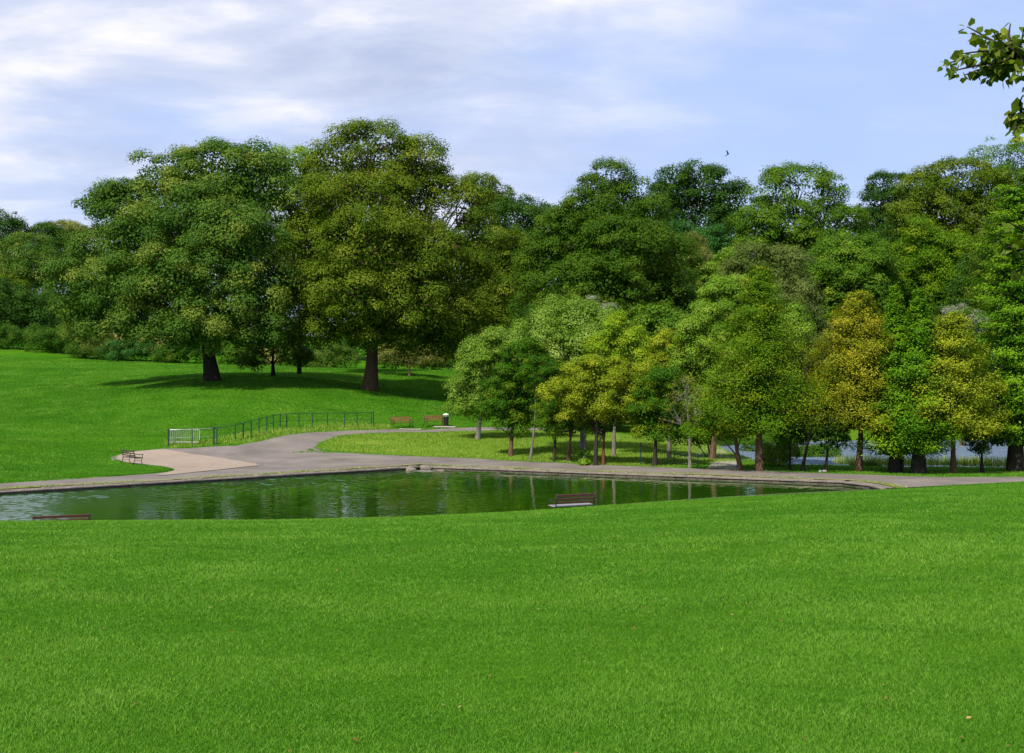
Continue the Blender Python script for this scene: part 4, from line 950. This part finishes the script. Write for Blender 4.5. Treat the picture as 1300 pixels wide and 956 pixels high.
# iron fence with vertical bars at the right side of the uncut grass
f0 = base_at(813.4, 592, 92.5); f1 = base_at(886, 594, 91.0)
root = empty('iron_fence', tuple(f0)); tag(root, 'black iron fence with close vertical bars dropping away beside the maples', 'fence')
e = f1 - f0; nB = 26
top = lambda t: 1.28 - .80 * t
for t, hh in ((0, 1.38), (.6, .95), (1.0, .6)):
    q = e * t; bm = bmesh.new(); add_box(bm, (q[0], q[1], q[2] + hh / 2 - .1), (.07, .07, hh + .2), None, .01); obj_bm('post', bm, M_RAIL, root)
for off in (0.06, None):
    bm = bmesh.new(); a = np.array([0, 0, (top(0) - .07) if off else .12]); b = e + np.array([0, 0, (top(1) - .07) if off else .12]); add_tube(bm, [a, b], .018, 6); obj_bm('rail', bm, M_IRON, root)
for k in range(1, nB):
    t = k / nB
    if abs(t - .6) < .02: continue
    q = e * t; bm = bmesh.new(); add_tube(bm, [(q[0], q[1], q[2] - .05), (q[0], q[1], q[2] + top(t)), (q[0], q[1], q[2] + top(t) + .05)], [.010, .010, .002], 5); obj_bm('bar', bm, M_IRON, root)

# stones
M_STONE = sheetmat('grey_stone', (0.13, 0.10, 0.085), (0.22, 0.18, 0.155), (0.15, 0.15, 0.08), scale=3)
M_PALE = sheetmat('pale_stone', (0.34, 0.33, 0.29), (0.44, 0.42, 0.38), (0.3, 0.3, 0.22), scale=3)
def rock(label, x, y, z, s, mat, seed, grp=None):
    r_ = np.random.default_rng(seed); bm = bmesh.new(); bmesh.ops.create_icosphere(bm, subdivisions=3, radius=1.0)
    ph = r_.uniform(0, 6, 6)
    for v in bm.verts:
        c = v.co.copy(); n_ = 1 + .12 * math.sin(3 * c.x + ph[0]) + .10 * math.sin(4 * c.y + ph[1]) + .08 * math.sin(5 * c.z + ph[2] + 2 * c.x)
        m = max(abs(c.x), abs(c.y), abs(c.z)); v.co = c * n_ * (0.55 + .45 / max(m, .3) * .8)
        v.co = Vector((v.co.x * s[0], v.co.y * s[1], v.co.z * s[2]))
    o = obj_bm('stone', bm, mat, None, True); o.location = (x, y, z); tag(o, label, 'stone', grp)
rock('largest stone of the little inlet at the far corner of the pond', -5.55, 91.6, .18, (.42, .3, .28), M_STONE, 1, 'stones at the pond inlet')
rock('flat grey stone left of the largest one at the pond inlet', -6.5, 91.2, .10, (.4, .3, .2), M_STONE, 2, 'stones at the pond inlet')
rock('small brown stone in the water right of the pond inlet', -4.6, 91.1, .03, (.3, .22, .14), M_STONE, 3, 'stones at the pond inlet')
p = G(1044, 599.5, 75); rock('small pale stone block beside the path under the leaning dark tree', p[0], p[1], hz(*p) + .04, (.24, .13, .11), M_PALE, 4)
fo = sheet('foam', np.array([(-6.2, 90.9), (-5.2, 90.9), (-4.8, 90.5), (-5.3, 90.3), (-6.0, 90.4), (-6.5, 90.6)]), 0, M_PALE, .2, zfn=.112); tag(fo, 'pale patch of foam on the water where the inlet enters the pond', 'foam', kind='stuff')

# ------------------------------------------------------------------ bird
bm = bmesh.new()
add_tube(bm, [(-.13, 0, -.02), (-.07, 0, -.005), (0, 0, 0), (.05, 0, .005), (.08, 0, .01), (.105, 0, .005)], [.003, .016, .026, .022, .017, .003], 10)
def sweep(bm, outline, th=.004):
    vs = [bm.verts.new(p) for p in outline]; v2 = [bm.verts.new((p[0], p[1], p[2] + th)) for p in outline]
    bm.faces.new(vs); bm.faces.new(v2[::-1]); k = len(vs)
    for i in range(k): bm.faces.new((vs[i], vs[(i + 1) % k], v2[(i + 1) % k], v2[i]))
for s in (1, -1):
    sweep(bm, [(.045, .01 * s, 0), (.05, .07 * s, .05), (.01, .15 * s, .095), (-.07, .21 * s, .11), (-.04, .12 * s, .07), (-.035, .05 * s, .03), (-.03, .01 * s, 0)])
sweep(bm, [(-.09, 0, -.01), (-.17, .04, -.02), (-.13, 0, -.015), (-.17, -.04, -.02)])
bird = obj_bm('bird', bm, plainmat('dark_feathers', (.03, .035, .05), .6, 0, .2, 60)); bird.location = tuple(P(924, 196, 62)); bird.rotation_euler = (R(-38), R(-28), R(28))
tag(bird, 'small dark bird with raised wings flying in the sky', 'bird')

# ------------------------------------------------------------------ tree reaching in from the right
def hearts(C, T, N, S, r=rng):
    """pointed heart shaped leaves: base at C, growing along T"""
    tpl = np.array([(0, .05, 0), (.40, .0, .05), (.54, .42, .04), (0, 1.0, -.12), (-.54, .42, .04), (-.40, .0, .05), (0, .5, -.06)])
    tri = np.array([(0, 1, 6), (1, 2, 6), (2, 3, 6), (3, 4, 6), (4, 5, 6), (5, 0, 6)])
    T = T / np.linalg.norm(T, axis=1)[:, None]; N = N - T * (N * T).sum(1)[:, None]; N /= np.linalg.norm(N, axis=1)[:, None] + 1e-9
    B = np.cross(T, N); S = S[:, None, None]
    v = C[:, None] + S * (tpl[None, :, 0:1] * B[:, None] + tpl[None, :, 1:2] * T[:, None] + tpl[None, :, 2:3] * N[:, None])
    f = (np.arange(len(C))[:, None, None] * 7 + tri[None]).reshape(-1, 3); return v.reshape(-1, 3), f
tb = np.array([8.6, 11.5, hz(8.6, 11.5)]); root = empty('linden_tree', tuple(tb)); tag(root, 'linden tree at the right edge whose leafy branch tips hang against the sky', 'tree')
tt = trunk_tube(tb, tb + (-.3, .2, 8.5), .22, .06); tubes = [tt]; r_ = np.random.default_rng(77)
C, T, N = [], [], []
def leafy(a, b, n, wob, sz_=None):
    pts = curve_pts(a, b, 8, .03, .06); tubes.append((pts, [.012 * (1 - .8 * i / 7) + .002 for i in range(8)], 5))
    pts = np.array(pts)
    for _ in range(n):
        t = r_.uniform(.15, 1) * 6.99; k = int(t); c = pts[k] + (pts[k + 1] - pts[k]) * (t - k); dirn = rand_unit(1, r_)[0] + (pts[-1] - pts[0]) / np.linalg.norm(pts[-1] - pts[0]) * .5 + np.array([0, 0, -.45])
        e2 = c + dirn / np.linalg.norm(dirn) * r_.uniform(.02, .05)
        C.append(e2); T.append(dirn); N.append(np.array([0, 0, 1.0]) + rand_unit(1, r_)[0] * .75)
limb1 = P(1345, 85, 10.2); limb2 = P(1345, 150, 10.2); limb3 = P(1350, 330, 9.6)
for L_ in (limb1, limb2, limb3):
    s0 = np.array(tt[0][3 if L_[2] < 7.3 else 4]); lp = curve_pts(s0, L_, 8, .05, .05); tubes.append((lp, [.055 * (1 - .8 * i / 7) for i in range(8)], 7))
    for q in lp[2:7]:      # side shoots along the limb
        for _ in range(5):
            e3 = np.array(q) + rand_unit(1, r_)[0] * np.array([.7, .7, .45])
            if e3[0] / e3[1] > .41: leafy(q, e3, 26, 0)
for tgt, n_ in [((1232, 42), 9), ((1262, 42), 10), ((1283, 30), 8), ((1300, 36), 8), ((1199, 82), 12), ((1210, 90), 9), ((1225, 95), 9), ((1228, 34), 6), ((1222, 68), 12), ((1246, 64), 9), ((1240, 90), 14), ((1256, 98), 13), ((1272, 76), 14), ((1274, 100), 8), ((1300, 62), 9), ((1297, 96), 7)]:
    mid_ = P(1290 + r_.uniform(-8, 12), 72 + r_.uniform(-6, 6), 10.0)
    tubes.append((curve_pts(limb1, mid_, 4, 0, .03), [.018, .014, .011, .008], 5)); leafy(mid_, P(tgt[0], tgt[1], 10.0 + r_.uniform(-.35, .35)), int(n_ * 2.1), 0)
for tgt, n_ in [((1298, 122), 6), ((1281, 145), 9), ((1286, 172), 8), ((1297, 158), 8)]: leafy(P(1300, 150, 10.1), P(*tgt, 10.0 + r_.uniform(-.3, .3)), n_ + 6, 0)
for tgt, n_ in [((1280, 282), 14), ((1272, 312), 16), ((1290, 300), 16), ((1290, 345), 14)]: leafy(limb3, P(*tgt, 9.4 + r_.uniform(-.4, .4)), n_, 0)
for _ in range(260):      # the rest of its crown, outside the picture
    c0 = tb + np.array([r_.uniform(-2.2, 2.8), r_.uniform(-2.6, 2.8), r_.uniform(2.5, 9.5)])
    if c0[0] / c0[1] < .40: continue
    leafy(np.array(tt[0][min(8, max(2, int((c0[2] - tb[2])))) ]), c0, 60, 0)
C, T, N = np.array(C), np.array(T), np.array(N)
v, f = hearts(C, T, N, r_.uniform(.045, .082, len(C)), r_)
M_LIND = leafmat('linden_leaf', (0.045, 0.085, 0.006), (0.095, 0.150, 0.012), (0.26, 0.30, 0.05), trans=.4, rough=.4)
tubes = [([np.asarray(p) - tb for p in pts], ra, n_) for pts, ra, n_ in tubes]
wood(tubes, BARK['dark'], root); mesh_np('crown', v - tb, f, M_LIND, root, attr=np.repeat(np.clip(r_.normal(.5, .25, len(C)), 0, 1), 6))

# ------------------------------------------------------------------ sky and sun
world = bpy.data.worlds.new('World'); scene.world = world; world.use_nodes = True
nt = world.node_tree; bg = nt.nodes['Background']
sky = nn(nt, 'ShaderNodeTexSky'); sky.sky_type = 'NISHITA'; sky.sun_disc = False
sky.sun_elevation = R(48); sky.sun_rotation = R(210); sky.air_density = 1.0; sky.dust_density = 1.0
tc = nn(nt, 'ShaderNodeTexCoord'); sp = nn(nt, 'ShaderNodeSeparateXYZ'); nt.links.new(tc.outputs['Generated'], sp.inputs[0])
def mth(op, a, b=None):
    m = nn(nt, 'ShaderNodeMath', operation=op)
    for i, v in enumerate((a, b)):
        if v is None: continue
        if hasattr(v, 'links'): nt.links.new(v, m.inputs[i])
        else: m.inputs[i].default_value = v
    return m.outputs[0]
zz = mth('ADD', mth('MAXIMUM', sp.outputs[2], 0.0), 0.26)
cb = nn(nt, 'ShaderNodeCombineXYZ'); nt.links.new(mth('DIVIDE', sp.outputs[0], zz), cb.inputs[0]); nt.links.new(mth('DIVIDE', sp.outputs[1], zz), cb.inputs[1])
mp = nn(nt, 'ShaderNodeMapping'); mp.inputs['Location'].default_value = (3.3, 1.2, 0); mp.inputs['Rotation'].default_value = (0, 0, R(-12)); mp.inputs['Scale'].default_value = (0.8, 1.25, 1)
nt.links.new(cb.outputs[0], mp.inputs['Vector'])
n1 = noise(nt, 1.5, 9, 0.55, mp.outputs[0], 0.3); n2 = noise(nt, 3.6, 8, 0.56, mp.outputs[0], 0.25)
# blue gap towards the right
side_ = ramp(nt, mth('ADD', mth('MULTIPLY', sp.outputs[0], 1.0), 0.5), [(0.45, (0, 0, 0)), (0.80, (1, 1, 1))])
cov = mth('SUBTRACT', n1.outputs['Fac'], mth('MULTIPLY', side_.outputs['Color'], 0.17))
cr = ramp(nt, cov, [(0.33, (0.10,) * 3), (0.50, (0.60,) * 3), (0.60, (0.95,) * 3)])
shade = ramp(nt, n2.outputs['Fac'], [(0.32, (3.9, 4.5, 6.2)), (0.5, (5.5, 5.9, 7.2)), (0.62, (7.7, 7.6, 8.0))])
veil = mixc(nt, 0.72, sky.outputs['Color'], (3.7, 4.9, 8.3))
col = mixc(nt, cr.outputs['Color'], veil, shade.outputs['Color'])
nt.links.new(col, bg.inputs['Color']); bg.inputs['Strength'].default_value = 0.10
sd_ = bpy.data.lights.new('sun', 'SUN'); sd_.energy = 5.0; sd_.angle = R(1.0); sd_.color = (1.0, 0.94, 0.82)
so = bpy.data.objects.new('sun', sd_); COL.objects.link(so); so.rotation_euler = (R(42), 0, R(-30)); so.location = (-30, -40, 60)

# ------------------------------------------------------------------ camera
cd = bpy.data.cameras.new('camera'); cam = bpy.data.objects.new('camera', cd); COL.objects.link(cam); scene.camera = cam
cd.sensor_width = 36; cd.lens = 36 * F / 1300; cd.clip_end = 4000; cd.clip_start = 0.1
cam.location = (0, 0, EYE); cam.rotation_euler = (R(90), 0, 0)
scene.view_settings.view_transform = 'Standard'; scene.view_settings.look = 'None'
scene.view_settings.gamma = 1; scene.view_settings.exposure = 0.42
scene.cycles.use_denoising = True
scene.cycles.max_bounces = 6; scene.cycles.diffuse_bounces = 3; scene.cycles.glossy_bounces = 3; scene.cycles.transmission_bounces = 3
